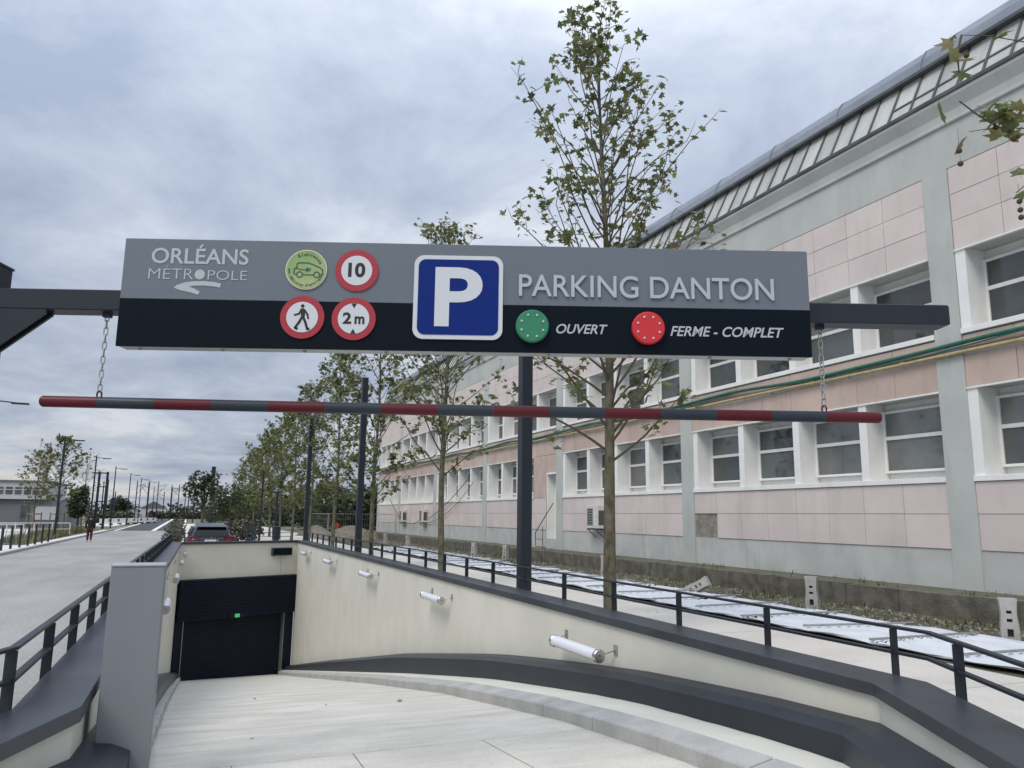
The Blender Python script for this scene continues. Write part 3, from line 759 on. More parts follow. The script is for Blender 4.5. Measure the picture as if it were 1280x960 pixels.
for u, lab, mm in ((-0.185, 'steel chain holding up the left end of the striped height bar', M_black), (4.63, 'steel chain holding up the right end of the striped height bar', M_barred)):
    MB().tube(ring_pts(u, by, bz(u) + 0.052, 0.016, 0.024, 0), 0.006, 6, False).local('eye', mm, bw)
    ch = thing('chain', lab, 'chain', g2w(u, by, bz(u) + 0.07), 'chains of the height bar', rz=GA)
    zz = bz(u) + 0.070; n = 11; pitch = (3.255 - zz) / n
    me = [None, None]
    for pl in (0, 1):
        pts = []
        hh, ww = pitch * 0.60, 0.0135
        for k in range(17):
            a = 2 * math.pi * k / 16; x = ww * math.cos(a); z = (hh - ww) * (1 if math.sin(a) > 1e-6 else (-1 if math.sin(a) < -1e-6 else 0)) + ww * math.sin(a)
            pts.append((x, 0, z) if pl == 0 else (0, x, z))
        me[pl] = MB().tube(pts, 0.0042, 6, False).mesh('link', M_galv, smooth=True)
    for k in range(n):
        o = link('link', me[k % 2], ch, (0, 0, (k + 0.5) * pitch)); o.rotation_euler = (0, 0, R(18) if k % 2 else R(-8))
    MB().box(-0.025, 0.025, -0.02, 0.02, 3.232 - (bz(u) + 0.07), 3.2615 - (bz(u) + 0.07)).local('shackle', M_navy, ch)

# ------------------------------------------------------------------ access cabinet on the left
kz = zf(5.5) + 0.11
kk = thing('access_cabinet', 'tall plain grey metal cabinet beside the left ramp wall', 'cabinet', (-0.275, 5.62, kz))
MB().box(-0.155, 0.155, -0.12, 0.055, 0.0, 1.245).local('body', M_kiosk, kk, bevel=0.005)
MB().box(-0.155, 0.155, 0.063, 0.26, 0.02, 1.245).local('rear_body', M_kiosk, kk, bevel=0.005)
MB().box(-0.147, 0.147, 0.05, 0.068, 0.012, 1.235).local('seal', M_black, kk)
MB().box(-0.159, 0.159, -0.124, 0.057, 1.2455, 1.262).local('lid', M_alu, kk, bevel=0.004)
MB().box(-0.14, 0.14, -0.10, 0.24, -0.12, 0.0).local('foot', M_dark, kk)

# ------------------------------------------------------------------ tube lamps on the walls
def tube_lamp(x, y0, y1, side, z, label, grp):
    t = thing('wall_lamp', label, 'wall lamp', (x, (y0 + y1) / 2, z), grp)
    h = (y1 - y0) / 2
    MB().tube([(0, -h + 0.05, 0), (0, h - 0.05, 0)], 0.062, 24).local('tube', M_acryl, t, smooth=False)
    for s in (-1, 1):
        c = MB().tube([(0, s * (h - 0.055), 0), (0, s * h, 0)], [0.069, 0.069], 24).local('end_cap', M_steel, t, bevel=0.006)
        MB().tube([(-0.02, s * (h + 0.006), 0.0), (0.0, s * (h + 0.012), 0.012), (0.022, s * (h + 0.006), 0.0)], 0.004, 6).local('clip', M_acdark, c)
        wx = 0.17 * side
        MB().beam((0, s * (h - 0.03), 0.0), (wx, s * (h + 0.02), 0.055), 0.02, 0.008).local('bracket', M_steel, t)
        MB().box(min(wx, wx + 0.012 * side), max(wx, wx + 0.012 * side), s * (h + 0.02) - 0.03, s * (h + 0.02) + 0.03, 0.01, 0.11).local('wall_plate', M_galv, t)
    return t
def wxr(y): return (4.22 + (4.20 - 4.22) * (y - 4) / 12 if y < 16 else 4.20 - 0.12 * (y - 16) / 16.7) + 0.035
def wxl(y): return (-0.47 + 0.11 * (y - 5) / 11 if y < 16 else -0.36 + 0.16 * (y - 16) / 14.7) - 0.035
ords = ['nearest, largest', 'second nearest', 'third nearest', 'fourth nearest', 'farthest']
for k, y in enumerate((7.97, 13.5, 19.0, 24.4, 29.6)):
    tube_lamp(wxr(y) - 0.185, y - 0.56, y + 0.56, 1, 0.52, f'{ords[k]} tube lamp on the right ramp wall', 'tube lamps on the ramp walls')
for k, y in enumerate((13.5, 19.0, 24.4, 29.3)):
    tube_lamp(wxl(y) + 0.185, y - 0.56, y + 0.56, -1, 0.52, f'{("tube lamp on the left ramp wall just behind the grey cabinet", "second nearest tube lamp on the left ramp wall", "third nearest tube lamp on the left ramp wall", "farthest tube lamp on the left ramp wall, beside the head wall")[k]}', 'tube lamps on the ramp walls')

# ------------------------------------------------------------------ the long pink building
XB = 16.07
bd = thing('building', 'long two storey building with pink wall panels, white windows and a glazed roof edge', 'building', (XB, 36, 0.4))
PIL = [1.95, 12.35, 22.80, 33.10, 43.25, 53.45, 63.65, 71.6]        # pillar centres
PW = 0.70
Y0, Y1 = PIL[0] - PW / 2, PIL[-1] + PW / 2
ZS, ZJ, ZP = 2.89, 2.12, 1.33
# storeys: (sill z, glass bottom, glass top, lintel z)
ST = [(2.89, 3.16, 4.76, 4.95), (6.25, 6.38, 7.96, 8.20)]
RD = 0.62                                                           # depth of the window reveals
# solid body behind everything
MB().box(XB + RD + 0.25, XB + 16, Y0, Y1, -0.4, 11.9).build('core', M_facade, bd)
DY0, DY1 = PIL[3] + PW / 2, PIL[3] + PW / 2 + 1.14              # doorway beside the third pillar
for a_, b_ in ((Y0, DY0), (DY1, Y1)):
    MB().box(XB + 0.02, XB + RD + 0.3, a_, b_, -0.4, ZP).build('base_wall', M_base, bd)
    MB().box(XB + 0.03, XB + RD + 0.3, a_, b_, ZP + 0.002, ZS - 0.1).build('parapet_wall', M_patch, bd)
MB().box(XB + 0.03, XB + RD + 0.3, Y0, Y1, 4.951, 6.17).build('spandrel_wall', M_facade, bd)
MB().box(XB + 0.03, XB + RD + 0.3, Y0, Y1, 8.201, 10.24).build('upper_wall', M_facade, bd)
MB().box(XB - 0.012, XB + RD + 0.3, Y0, Y1, 10.242, 11.30).build('fascia', M_facade, bd)
MB().box(XB - 0.08, XB + 0.5, Y0 - 0.05, Y1 + 0.05, 11.302, 11.40).build('moulding', M_facade, bd, bevel=0.02)
MB().prism([(XB - 0.03, 11.402), (XB - 0.05, 11.60), (XB - 0.20, 11.86), (XB - 0.20, 11.93), (XB + 0.6, 11.93), (XB + 0.6, 11.402)],
           lambda a, b: (a, Y0 - 0.05, b), lambda a, b: (a, Y1 + 0.05, b)).build('cornice', M_facade, bd)
MB().box(XB - 0.24, XB + 0.10, Y0 - 0.1, Y1 + 0.1, 11.932, 12.05).build('gutter', M_bars, bd, bevel=0.02)
# glazed roof edge: sloping panes between dark bars, zinc cap above
ga, gb = Vector((XB + 0.02, 12.06)), Vector((XB + 0.68, 13.34))
pane_w = 0.66; y = Y0 + 0.1; k = 0
pm = MB()
def roofpt(t, yy, o=0.0):
    d = (gb - ga).normalized(); nrm = Vector((-d.y, d.x)); q = ga + (gb - ga) * t + nrm * o
    return (q.x, yy, q.y)
pane_full = MB().hexa([roofpt(0, 0.03, 0.0), roofpt(0, pane_w - 0.03, 0.0), roofpt(1, pane_w - 0.03, 0.0), roofpt(1, 0.03, 0.0),
                       roofpt(0, 0.03, 0.02), roofpt(0, pane_w - 0.03, 0.02), roofpt(1, pane_w - 0.03, 0.02), roofpt(1, 0.03, 0.02)]).mesh('roof_pane', M_skyl)
def half(a, b): return MB().hexa([roofpt(a, 0.03, 0.0), roofpt(a, pane_w - 0.03, 0.0), roofpt(b, pane_w - 0.03, 0.0), roofpt(b, 0.03, 0.0),
                       roofpt(a, 0.03, 0.02), roofpt(a, pane_w - 0.03, 0.02), roofpt(b, pane_w - 0.03, 0.02), roofpt(b, 0.03, 0.02)]).mesh('roof_pane', M_skyl)
pane_lo, pane_hi = half(0.0, 0.36), half(0.40, 1.0)
bar_me = MB().hexa([roofpt(0, -0.03, 0.0), roofpt(0, 0.03, 0.0), roofpt(1, 0.03, 0.0), roofpt(1, -0.03, 0.0), roofpt(0, -0.03, 0.055), roofpt(0, 0.03, 0.055), roofpt(1, 0.03, 0.055), roofpt(1, -0.03, 0.055)]).mesh('glazing_bar', M_bars)
cross_me = MB().hexa([roofpt(0.36, 0.03, 0.0), roofpt(0.36, pane_w - 0.03, 0.0), roofpt(0.40, pane_w - 0.03, 0.0), roofpt(0.40, 0.03, 0.0), roofpt(0.36, 0.03, 0.045), roofpt(0.36, pane_w - 0.03, 0.045), roofpt(0.40, pane_w - 0.03, 0.045), roofpt(0.40, 0.03, 0.045)]).mesh('cross_bar', M_bars)
off = -wloc(bd)
MB().hexa([roofpt(0, Y0, -0.12), roofpt(0, Y1, -0.12), roofpt(1, Y1, -0.12), roofpt(1, Y0, -0.12), roofpt(0, Y0, -0.02), roofpt(0, Y1, -0.02), roofpt(1, Y1, -0.02), roofpt(1, Y0, -0.02)]).build('roof_deck', M_bars, bd)
while y < Y1 - pane_w:
    link('glazing_bar', bar_me, bd, off + Vector((0, y, 0)))
    if y < 13.2:
        link('roof_pane', pane_lo, bd, off + Vector((0, y, 0))); link('roof_pane', pane_hi, bd, off + Vector((0, y, 0))); link('cross_bar', cross_me, bd, off + Vector((0, y, 0)))
    else: link('roof_pane', pane_full, bd, off + Vector((0, y, 0)))
    y += pane_w
capp = [(XB + 0.56, 13.36), (XB + 0.53, 13.43), (XB + 0.62, 13.75), (XB + 0.80, 14.03), (XB + 1.10, 14.22), (XB + 1.6, 14.32), (XB + 3.0, 14.4), (XB + 3.0, 13.36)]
y = Y0 - 0.1
while y < Y1:
    y2 = min(y + 2.85, Y1 + 0.1)
    MB().prism(capp, lambda a, b: (a, y + 0.006, b), lambda a, b: (a, y2 - 0.006, b)).build('zinc_cap', M_zinc, bd)
    MB().prism([(a + (-0.02 if a < XB + 1.5 else 0), b + 0.015) for a, b in capp[1:-1]] + [(XB + 2.9, 14.3), (XB + 1.2, 14.1), (XB + 0.72, 13.6)], lambda a, b: (a, y2 - 0.02, b), lambda a, b: (a, y2 + 0.008, b)).build('zinc_seam', M_zinc, bd)
    y = y2
MB().box(XB + 0.46, XB + 0.66, Y0, Y1, 13.345, 13.425).build('upper_gutter', M_bars, bd)
MB().box(XB + 3.0, XB + 16, Y0, Y1, 11.9, 14.38).build('roof', M_zinc, bd)
# pillars
for i, c in enumerate(PIL):
    MB().box(XB - 0.03, XB + RD + 0.2, c - PW / 2, c + PW / 2, -0.4, 5.72).build('pillar', M_facade, bd)
    MB().box(XB - 0.02, XB + RD + 0.2, c - PW / 2 + 0.01, c + PW / 2 - 0.01, 5.722, 10.241).build('pillar', M_facade, bd)
# windows, mullions, sills and panels
def make_window(w, g0, g1):
    """frame (with a cross rail) and two panes; local origin: lower left of the opening on the glass plane, width along +y"""
    fr = MB(); t = 0.06
    fr.box(-0.05, 0.03, 0, t, g0, g1); fr.box(-0.05, 0.03, w - t, w, g0, g1); fr.box(-0.05, 0.03, t, w - t, g0, g0 + t); fr.box(-0.05, 0.03, t, w - t, g1 - t, g1)
    m = g0 + (g1 - g0) * 0.56; fr.box(-0.06, 0.03, t, w - t, m - 0.045, m + 0.045)
    p1 = MB().box(-0.012, 0.0, t, w - t, g0 + t, m - 0.045); p2 = MB().box(-0.012, 0.0, t, w - t, m + 0.045, g1 - t)
    return fr.mesh('window', M_trim), (p1.mesh('pane', M_glass), p1.mesh('pane', M_glass2)), (p2.mesh('pane', M_glass), p2.mesh('pane', M_glass2))
wcache = {}
def mull_mesh(z0, z1): return MB().box(XB + 0.0, XB + RD + 0.1, -0.125, 0.125, z0, z1).mesh('mullion', M_trim)
mull = [mull_mesh(2.96, 4.949), mull_mesh(6.32, 8.199)]
NPART = 0; far_panels = {0: MB(), 1: MB()}
panel_cache = {}
rndp = random.Random(11)
skip = {(1, 0, 6), (1, 0, 7)}
def add_panel(bay, y0, w, z0, z1, m, kind):
    key = (round(w, 3), round(z0, 3), round(z1, 3), m.name)
    x = XB - 0.004 + rndp.uniform(-0.003, 0.003)
    if bay <= 4:
        if key not in panel_cache:
            panel_cache[key] = MB().box(0, 0.03, 0.006, w - 0.006, z0 + 0.006, z1 - 0.006).mesh('panel', m, bevel=0.002)
        link('panel', panel_cache[key], bd, off + Vector((x, y0, 0)))
    else:
        far_panels[kind].box(x, x + 0.03, y0 + 0.006, y0 + w - 0.006, z0 + 0.006, z1 - 0.006)
for b in range(len(PIL) - 1):
    ya, yb = PIL[b] + PW / 2, PIL[b + 1] - PW / 2
    door_w = 2.7 if b == 3 else 0.0
    n = 8; pw = (yb - ya) / n
    for k in range(n):
        py = ya + k * pw
        for r, (za, zc) in enumerate(((ZP, ZJ), (ZJ, ZS - 0.06))):
            if b == 3 and k == 0: continue
            if b == 1 and k == 7 and r == 0: continue            # missing panel, bare concrete shows
            add_panel(b, py, pw, za, zc, M_pink, 0)
        add_panel(b, py, pw, 4.955, 5.68, M_pink2, 1)
        add_panel(b, py, pw, 5.86, 6.165, M_pink2, 1)
        for za, zc in ((8.205, 8.92), (8.92, 9.57), (9.57, 10.235)): add_panel(b, py, pw, za, zc, M_pink, 0)
    for s, (zs, g0, g1, zl) in enumerate(ST):
        w0 = ya + (door_w if s == 0 else 0); nw = 3 if (s == 0 and door_w) else 4
        pitch = (yb - w0) / nw
        MB().box(XB - 0.05, XB + RD + 0.1, w0 + 0.002, yb - 0.002, zs - 0.055, zs + 0.07).build('sill', M_trim, bd, bevel=0.006)
        MB().box(XB + RD + 0.08, XB + RD + 0.3, w0, yb, zs + 0.07, zl + 0.005).build('window_back', M_trim, bd)
        MB().box(XB - 0.035, XB + 0.06, w0 + 0.002, yb - 0.002, zl - 0.035, zl + 0.004).build('drip_edge', M_trim, bd)
        for k in range(nw):
            yw = w0 + k * pitch
            key = (s, round(pitch, 3))
            if key not in wcache: wcache[key] = make_window(pitch - 0.26, g0, g1)
            f, p1, p2 = wcache[key]
            wo = link('window', f, bd, off + Vector((XB + RD, yw + 0.005, 0)))
            bl_ = rndp.random(); link('pane', p1[1 if bl_ < 0.12 else 0], wo); link('pane', p2[1 if bl_ < 0.28 else 0], wo)
            link('mullion', mull[s], bd, off + Vector((0, yw + pitch - 0.127, 0)))
    if door_w:
        MB().box(XB + 0.0, XB + RD + 0.3, ya + 1.14, ya + door_w, ZS - 0.09, 4.95).build('wall_infill', M_pink2, bd)
        for k in range(3):
            for (za, zc) in ((2.9, 3.55), (3.55, 4.25), (4.25, 4.94)): add_panel(4, ya + 1.15 + k * 0.52, 0.51, za, zc, M_pink2, 1)
        dr = MB().box(XB + 0.42, XB + 0.47, ya + 0.08, ya + 1.05, 0.9, 3.95).build('door', M_trim, bd)
        MB().box(XB + 0.02, XB + 0.5, ya + 1.05, ya + 1.14, 0.9, 4.0).build('door_jamb', M_trim, bd)
        MB().box(XB + 0.0, XB + 0.5, ya + 0.0, ya + 1.14, 4.0, 4.09).build('door_head', M_trim, bd)
        MB().box(XB + 0.01, XB + 0.6, ya + 0.0, ya + 1.14, 4.092, 4.95).build('wall_infill', M_pink2, bd)
        MB().box(XB - 0.05, XB + 0.8, ya, ya + 1.14, -0.3, 0.88).build('door_step', M_base, bd)
        MB().box(XB + 0.36, XB + 0.42, ya + 0.16, ya + 0.20, 1.9, 2.02).build('handle', M_galv, dr)
for kind, mbp in far_panels.items():
    o = mbp.build('panel', M_pink if kind == 0 else M_pink2, bd); struct(o, 'stuff')
# patch of bare concrete with a small vent above it, where a panel is missing
MB().box(XB + 0.005, XB + 0.028, 21.05, 21.55, 2.20, 2.33).build('vent', M_acdark, bd)

# pipe and cables along the facade
gp = thing('gas_pipe', 'yellow ochre pipe running along the whole facade between the storeys', 'pipe', (XB, 12, 5.75))
pts = [(XB - 0.10, 1.7 + k * 2.0, 5.755 + 0.012 * math.sin(k * 1.7)) for k in range(36)]
MB().tube(pts, 0.045, 8).build('pipe', M_yellow, gp, smooth=True)
for k in range(24):
    yy = 3.3 + 3.0 * k
    MB().box(XB - 0.145, XB - 0.004, yy, yy + 0.03, 5.70, 5.72).build('clamp', M_galv, gp)
    MB().tube([(XB - 0.10, yy + 1.2, 5.755), (XB - 0.10, yy + 1.32, 5.755)], 0.056, 8).build('coupling', M_yellow, gp)
rnd = random.Random(3)
def cable(label, z, x, r, sag, m, seed):
    rr = random.Random(seed); pts = []; y = 1.6; ph = rr.uniform(0, 6)
    while y < 71:
        pts.append((x + 0.02 * math.sin(y * 0.9 + ph), y, z - sag * (0.5 - 0.5 * math.cos((y / 9.5 + ph) * 2 * math.pi)) + 0.015 * math.sin(y * 1.3 + ph))); y += 0.6
    o = MB().tube(pts, r, 6).build('cable', m, None, smooth=True); tag(o, label, 'cable'); return o
cable('thick green cable strung along the facade just above the yellow pipe', 5.99, XB - 0.09, 0.050, 0.10, M_cable, 1)
cable('thinner green cable sagging below the thick one on the facade', 5.95, XB - 0.12, 0.016, 0.17, M_cable, 7)
# old concrete edge at the foot of the building
ke = struct(MB().box(14.66, XB + 0.6, -4, 78, -0.3, 0.455).build('building_ledge', M_moss))
rndk = random.Random(21); y = -3.0
while y < 76:
    L_ = rndk.uniform(1.25, 1.65); mb = MB(); nx, nz = 6, 3
    def kp(a, b, c):
        p = Vector((14.40 + 0.27 * c, y + 0.006 + (L_ - 0.012) * a, -0.2 + 0.68 * b)); q = noise.noise_vector(p * 3.1) * 0.022
        return (p.x + q.x + j, p.y, p.z + q.z * b + jz)
    j, jz = rndk.uniform(-0.015, 0.015), rndk.uniform(-0.02, 0.02)
    for i in range(nx):
        for k in range(nz): mb.face([kp(i / nx, k / nz, 0), kp((i + 1) / nx, k / nz, 0), kp((i + 1) / nx, (k + 1) / nz, 0), kp(i / nx, (k + 1) / nz, 0)])
        mb.face([kp(i / nx, 1, 0), kp((i + 1) / nx, 1, 0), kp((i + 1) / nx, 1, 1), kp(i / nx, 1, 1)])
    for i in (0, 1): mb.face([kp(i, 0, 0), kp(i, 1, 0), kp(i, 1, 1), kp(i, 0, 1)])
    me = mb.mesh('edge_block', M_oldconc)
    link('edge_block', me, ke); y += L_

# air conditioners
def ac_unit(x, y, z, label, fan=True):
    t = thing('air_conditioner', label, 'air conditioner', (x, y, z), 'air conditioners on the facade')
    MB().box(-0.36, 0.0, -0.46, 0.46, 0.05, 1.02).local('casing', M_acwhite, t, bevel=0.02)
    MB().box(-0.368, -0.361, -0.06, 0.42, 0.18, 0.88).local('grille', M_acdark, t)
    for k in range(6): MB().box(-0.375, -0.3685, -0.06, 0.42, 0.22 + k * 0.11, 0.235 + k * 0.11).local('grille_bar', M_acwhite, t)
    for k in range(3): MB().box(-0.366, -0.3605, -0.34, -0.22, 0.2 + 0.2 * k, 0.27 + 0.2 * k).local('badge', M_trim, t)
    MB().box(-0.30, -0.05, -0.4715, -0.461, 0.2, 0.8).local('side_vent', M_acdark, t)
    for s in (-0.35, 0.35):
        MB().beam((0.01, s, 0.02), (-0.42, s, 0.02), 0.04, 0.05).local('bracket', M_acdark, t)
        MB().beam((0.0, s, -0.32), (-0.36, s, 0.0), 0.03, 0.03).local('strut', M_acdark, t)
    return t
ac_unit(XB - 0.02, 29.2, 1.44, 'largest air conditioner on the facade, behind the nearest tree trunk')
ac_unit(XB - 0.02, 55.6, 1.40, 'air conditioner on the facade between the far windows, nearer of the distant pair')
ac_unit(XB - 0.02, 61.6, 1.38, 'farthest air conditioner on the facade, near the far corner')
def loop_cable(label, a, b, sag, r, m):
    pts = []
    for k in range(17):
        t = k / 16; pts.append((a[0] + (b[0] - a[0]) * t, a[1] + (b[1] - a[1]) * t, a[2] + (b[2] - a[2]) * t - sag * 4 * t * (1 - t)))
    o = MB().tube(pts, r, 6).build('cable', m, None, smooth=True); tag(o, label, 'cable')
loop_cable('green cable hanging in a loop at the far end of the facade', (XB - 0.15, 66.5, 3.4), (XB - 0.2, 56.6, 1.6), 1.0, 0.025, M_cable)
loop_cable('dark cable slanting down to the distant air conditioners', (XB - 0.15, 46.0, 4.2), (XB - 0.15, 54.6, 1.7), 0.2, 0.022, M_cableb)
loop_cable('green cable slanting down behind the second tree', (XB - 0.12, 45.0, 4.0), (XB - 0.12, 54.9, 1.4), 0.5, 0.018, M_cable)
hr = thing('hand_rail', 'rusty iron handrail beside the door in the facade', 'handrail', (XB - 0.3, 34.2, 0.46))
MB().tube([(XB - 0.05, 34.55, 0.5), (XB - 0.55, 34.6, 0.55), (XB - 0.6, 34.55, 1.2), (XB - 0.1, 33.6, 2.6)], 0.022, 6).build('rail', M_rust, hr)
MB().tube([(XB - 0.6, 33.7, 0.46), (XB - 0.6, 33.7, 1.5)], 0.018, 6).build('post', M_rust, hr)
MB().tube([(XB - 0.6, 34.55, 0.9), (XB - 0.6, 33.7, 0.9)], 0.014, 6).build('bar', M_rust, hr)

# ------------------------------------------------------------------ trees
LOBES = [(90, 1.0), (64, 0.50), (40, 0.90), (14, 0.46), (-12, 0.66), (-50, 0.34), (-90, 0.20), (-130, 0.34), (192, 0.66), (166, 0.46), (140, 0.90), (116, 0.50)]
def leaf_geo(seed):
    rr = random.Random(seed); mb = MB(); pts = []
    for a, r in LOBES:
        r *= rr.uniform(0.88, 1.1); x, y = r * math.cos(R(a)), r * math.sin(R(a))
        pts.append((x, y + 0.15, -0.22 * r * r + rr.uniform(-0.06, 0.06)))
    mb.v = [(0, 0.15, 0.06)] + pts
    n = len(pts); mb.f = [(0, 1 + (k + 1) % n, 1 + k) for k in range(n)]
    mb.v.append((0.015, -0.45, 0.02)); mb.v.append((-0.015, -0.45, 0.02)); mb.f.append((0, len(mb.v) - 2, len(mb.v) - 1))
    return mb
LEAVES = [leaf_geo(k) for k in range(5)]
SIMPLE = MB(); SIMPLE.v = [(0, -0.3, 0), (0.75, -0.05, -0.1), (0.35, 0.25, 0.03), (0.55, 0.75, -0.12), (0, 1.0, -0.05), (-0.55, 0.75, -0.12), (-0.35, 0.25, 0.03), (-0.75, -0.05, -0.1), (0, 0.2, 0.08)]
SIMPLE.f = [(8, k, (k + 1) % 8) for k in range(8)]
leaf_me = [[lf.mesh('leaf', m, fix=False) for lf in LEAVES] for m in (M_leaf, M_leafb)]
def leaf_mat(rr, p, size):
    e = (rr.gauss(0.55, 0.55), rr.gauss(0, 0.55), rr.uniform(0, 2 * math.pi))
    from mathutils import Euler
    return Matrix.Translation(p) @ Euler((e[0] - 0.4, e[1], e[2])).to_matrix().to_4x4() @ Matrix.Scale(size, 4)
def plane_tree(name, label, x, y, h, base, rad, seed, nbr, leaf, per, indiv=0, simple=False, lean=(0, 0), tr=0.10, group='young plane trees along the pavement', yellow=0.2, mats=(None, None), dens=1.0, prof=None, extra=None):
    rr = random.Random(seed); root = thing(name, label, 'tree', (x, y, 0), group)
    tk = MB(); br = MB(); crown = [MB(), MB()]; singles = []
    def tp(t): return Vector((lean[0] * t + 0.05 * math.sin(t * 7 + seed), lean[1] * t + 0.05 * math.cos(t * 6 + seed * 2), h * t))
    pts = [tp(k / 22) for k in range(23)]
    tk.tube(pts, [tr * (1.22 if k == 0 else 1) * (1 - 0.93 * (k / 22) ** 0.85) + 0.004 for k in range(23)], 10)
    cand = []
    for i in range(nbr):
        t = base / h + (0.985 - base / h) * ((i + rr.random()) / nbr) ** 0.92
        az = i * 2.399 + rr.uniform(-0.5, 0.5); f = (t - base / h) / (1 - base / h)
        length = rad * (prof(f) if prof else (0.55 + 0.75 * f if f < 0.22 else (1.0 - f) ** 0.75 * 1.05 + 0.10)) * rr.uniform(0.72, 1.18)
        up = R(rr.uniform(28, 48) + 22 * f); p0 = tp(t); d = Vector((math.cos(az) * math.cos(up), math.sin(az) * math.cos(up), math.sin(up)))
        blen = min(length / math.cos(up) * 0.92, (h * 1.01 - p0.z) / max(0.3, math.sin(up)) * 0.95 + 0.10)
        P = [p0]; n = 6
        for k in range(n):
            d = (d + Vector((rr.gauss(0, 0.10), rr.gauss(0, 0.10), rr.gauss(0.02, 0.09)))).normalized(); P.append(P[-1] + d * blen / n)
        r0 = max(0.005, 0.21 * tr * (1 - 0.75 * f)); br.tube(P, [r0 * (1 - 0.8 * k / n) + 0.0025 for k in range(n + 1)], 5)
        ns = max(2, int(round((3 + 4 * (1 - f)) * dens)))
        for s in range(ns):
            u = rr.uniform(0.30, 1.0) if s else 1.0; q = u * n; i0 = min(int(q), n - 1); sp = P[i0].lerp(P[i0 + 1], q - i0)
            sd = (d + Vector((rr.gauss(0, 0.7), rr.gauss(0, 0.7), rr.gauss(0.15, 0.5)))).normalized(); sl = rr.uniform(0.22, 0.60) * (0.5 + 0.5 * length / rad)
            e1 = sp + sd * sl * 0.5; e2 = e1 + (sd + Vector((0, 0, rr.uniform(-0.5, 0.4)))).normalized() * sl * 0.5
            br.tube([sp, e1, e2], [0.006, 0.0045, 0.0025], 4, False)
            for l in range(max(1, int(per * rr.uniform(0.45, 1.5)))):
                v = rr.uniform(0.25, 1.08); p = (sp.lerp(e1, v * 2) if v < 0.5 else e1.lerp(e2, v * 2 - 1)) + Vector((rr.gauss(0, 0.075), rr.gauss(0, 0.075), rr.gauss(-0.04, 0.07)))
                cand.append((p, leaf * rr.uniform(0.55, 1.2), rr.random() < yellow))
    if extra: cand += extra(rr, br)
    rr.shuffle(cand)
    m1, m2 = mats[0] or M_leaf, mats[1] or M_leafb
    for k, (p, sz, yl) in enumerate(cand):
        M = leaf_mat(rr, p, sz)
        if k < indiv:
            o = link('leaf', leaf_me[1 if yl else 0][k % 5], root); o.matrix_local = M
        else: crown[1 if yl else 0].add(SIMPLE if simple else LEAVES[k % 5], M)
    tk.local('trunk', M_bark, root, smooth=True, fix=False); br.local('branches', M_twig, root, fix=False)
    for k, c in enumerate(crown):
        if c.v: struct(c.local('crown', m1 if k == 0 else m2, root, fix=False), 'stuff')
    return root
ROW = [(6.40, 11.24, 11.15), (6.38, 20.4, 10.0), (6.40, 29.3, 10.0), (6.40, 37.8, 9.6), (6.42, 46.2, 9.4), (6.42, 54.5, 9.2), (6.42, 62.8, 9.2), (6.45, 71.2, 9.0), (6.45, 80, 9.0), (6.45, 90, 8.8), (6.45, 101, 8.6)]
names = ['nearest young plane tree, tallest in the picture, rising behind the parking sign', 'second plane tree of the row, in front of the pink facade', 'third plane tree of the row, left of the second one', 'fourth plane tree of the row, trunk left of the dark lamp column',
         'fifth plane tree of the row along the pavement', 'sixth plane tree of the row along the pavement', 'seventh plane tree of the row along the pavement', 'eighth plane tree of the row along the pavement', 'ninth plane tree of the row along the pavement', 'tenth plane tree of the row along the pavement', 'farthest plane tree of the row along the pavement']
plane_tree('plane_tree', names[0], 6.40, 11.24, 10.75, 2.8, 2.25, 4, 82, 0.108, 5.6, indiv=300, tr=0.115, lean=(-0.12, 0), yellow=0.22, prof=lambda f: 0.72 + 1.1 * f if f < 0.25 else 0.95 * ((1.0 - f) / 0.75) ** 0.8 + 0.05)
plane_tree('plane_tree', names[1], *ROW[1], 2.9, 2.3, 9, 60, 0.100, 8.5, tr=0.105, lean=(-0.05, 0), yellow=0.28)
for k in range(2, len(ROW)):
    plane_tree('plane_tree', names[k], *ROW[k], 2.0, 2.55, 20 + k, 56, 0.115 if k < 5 else 0.16, 9.0 if k < 5 else 6.0, simple=True, tr=0.10, yellow=0.36, dens=1.25)
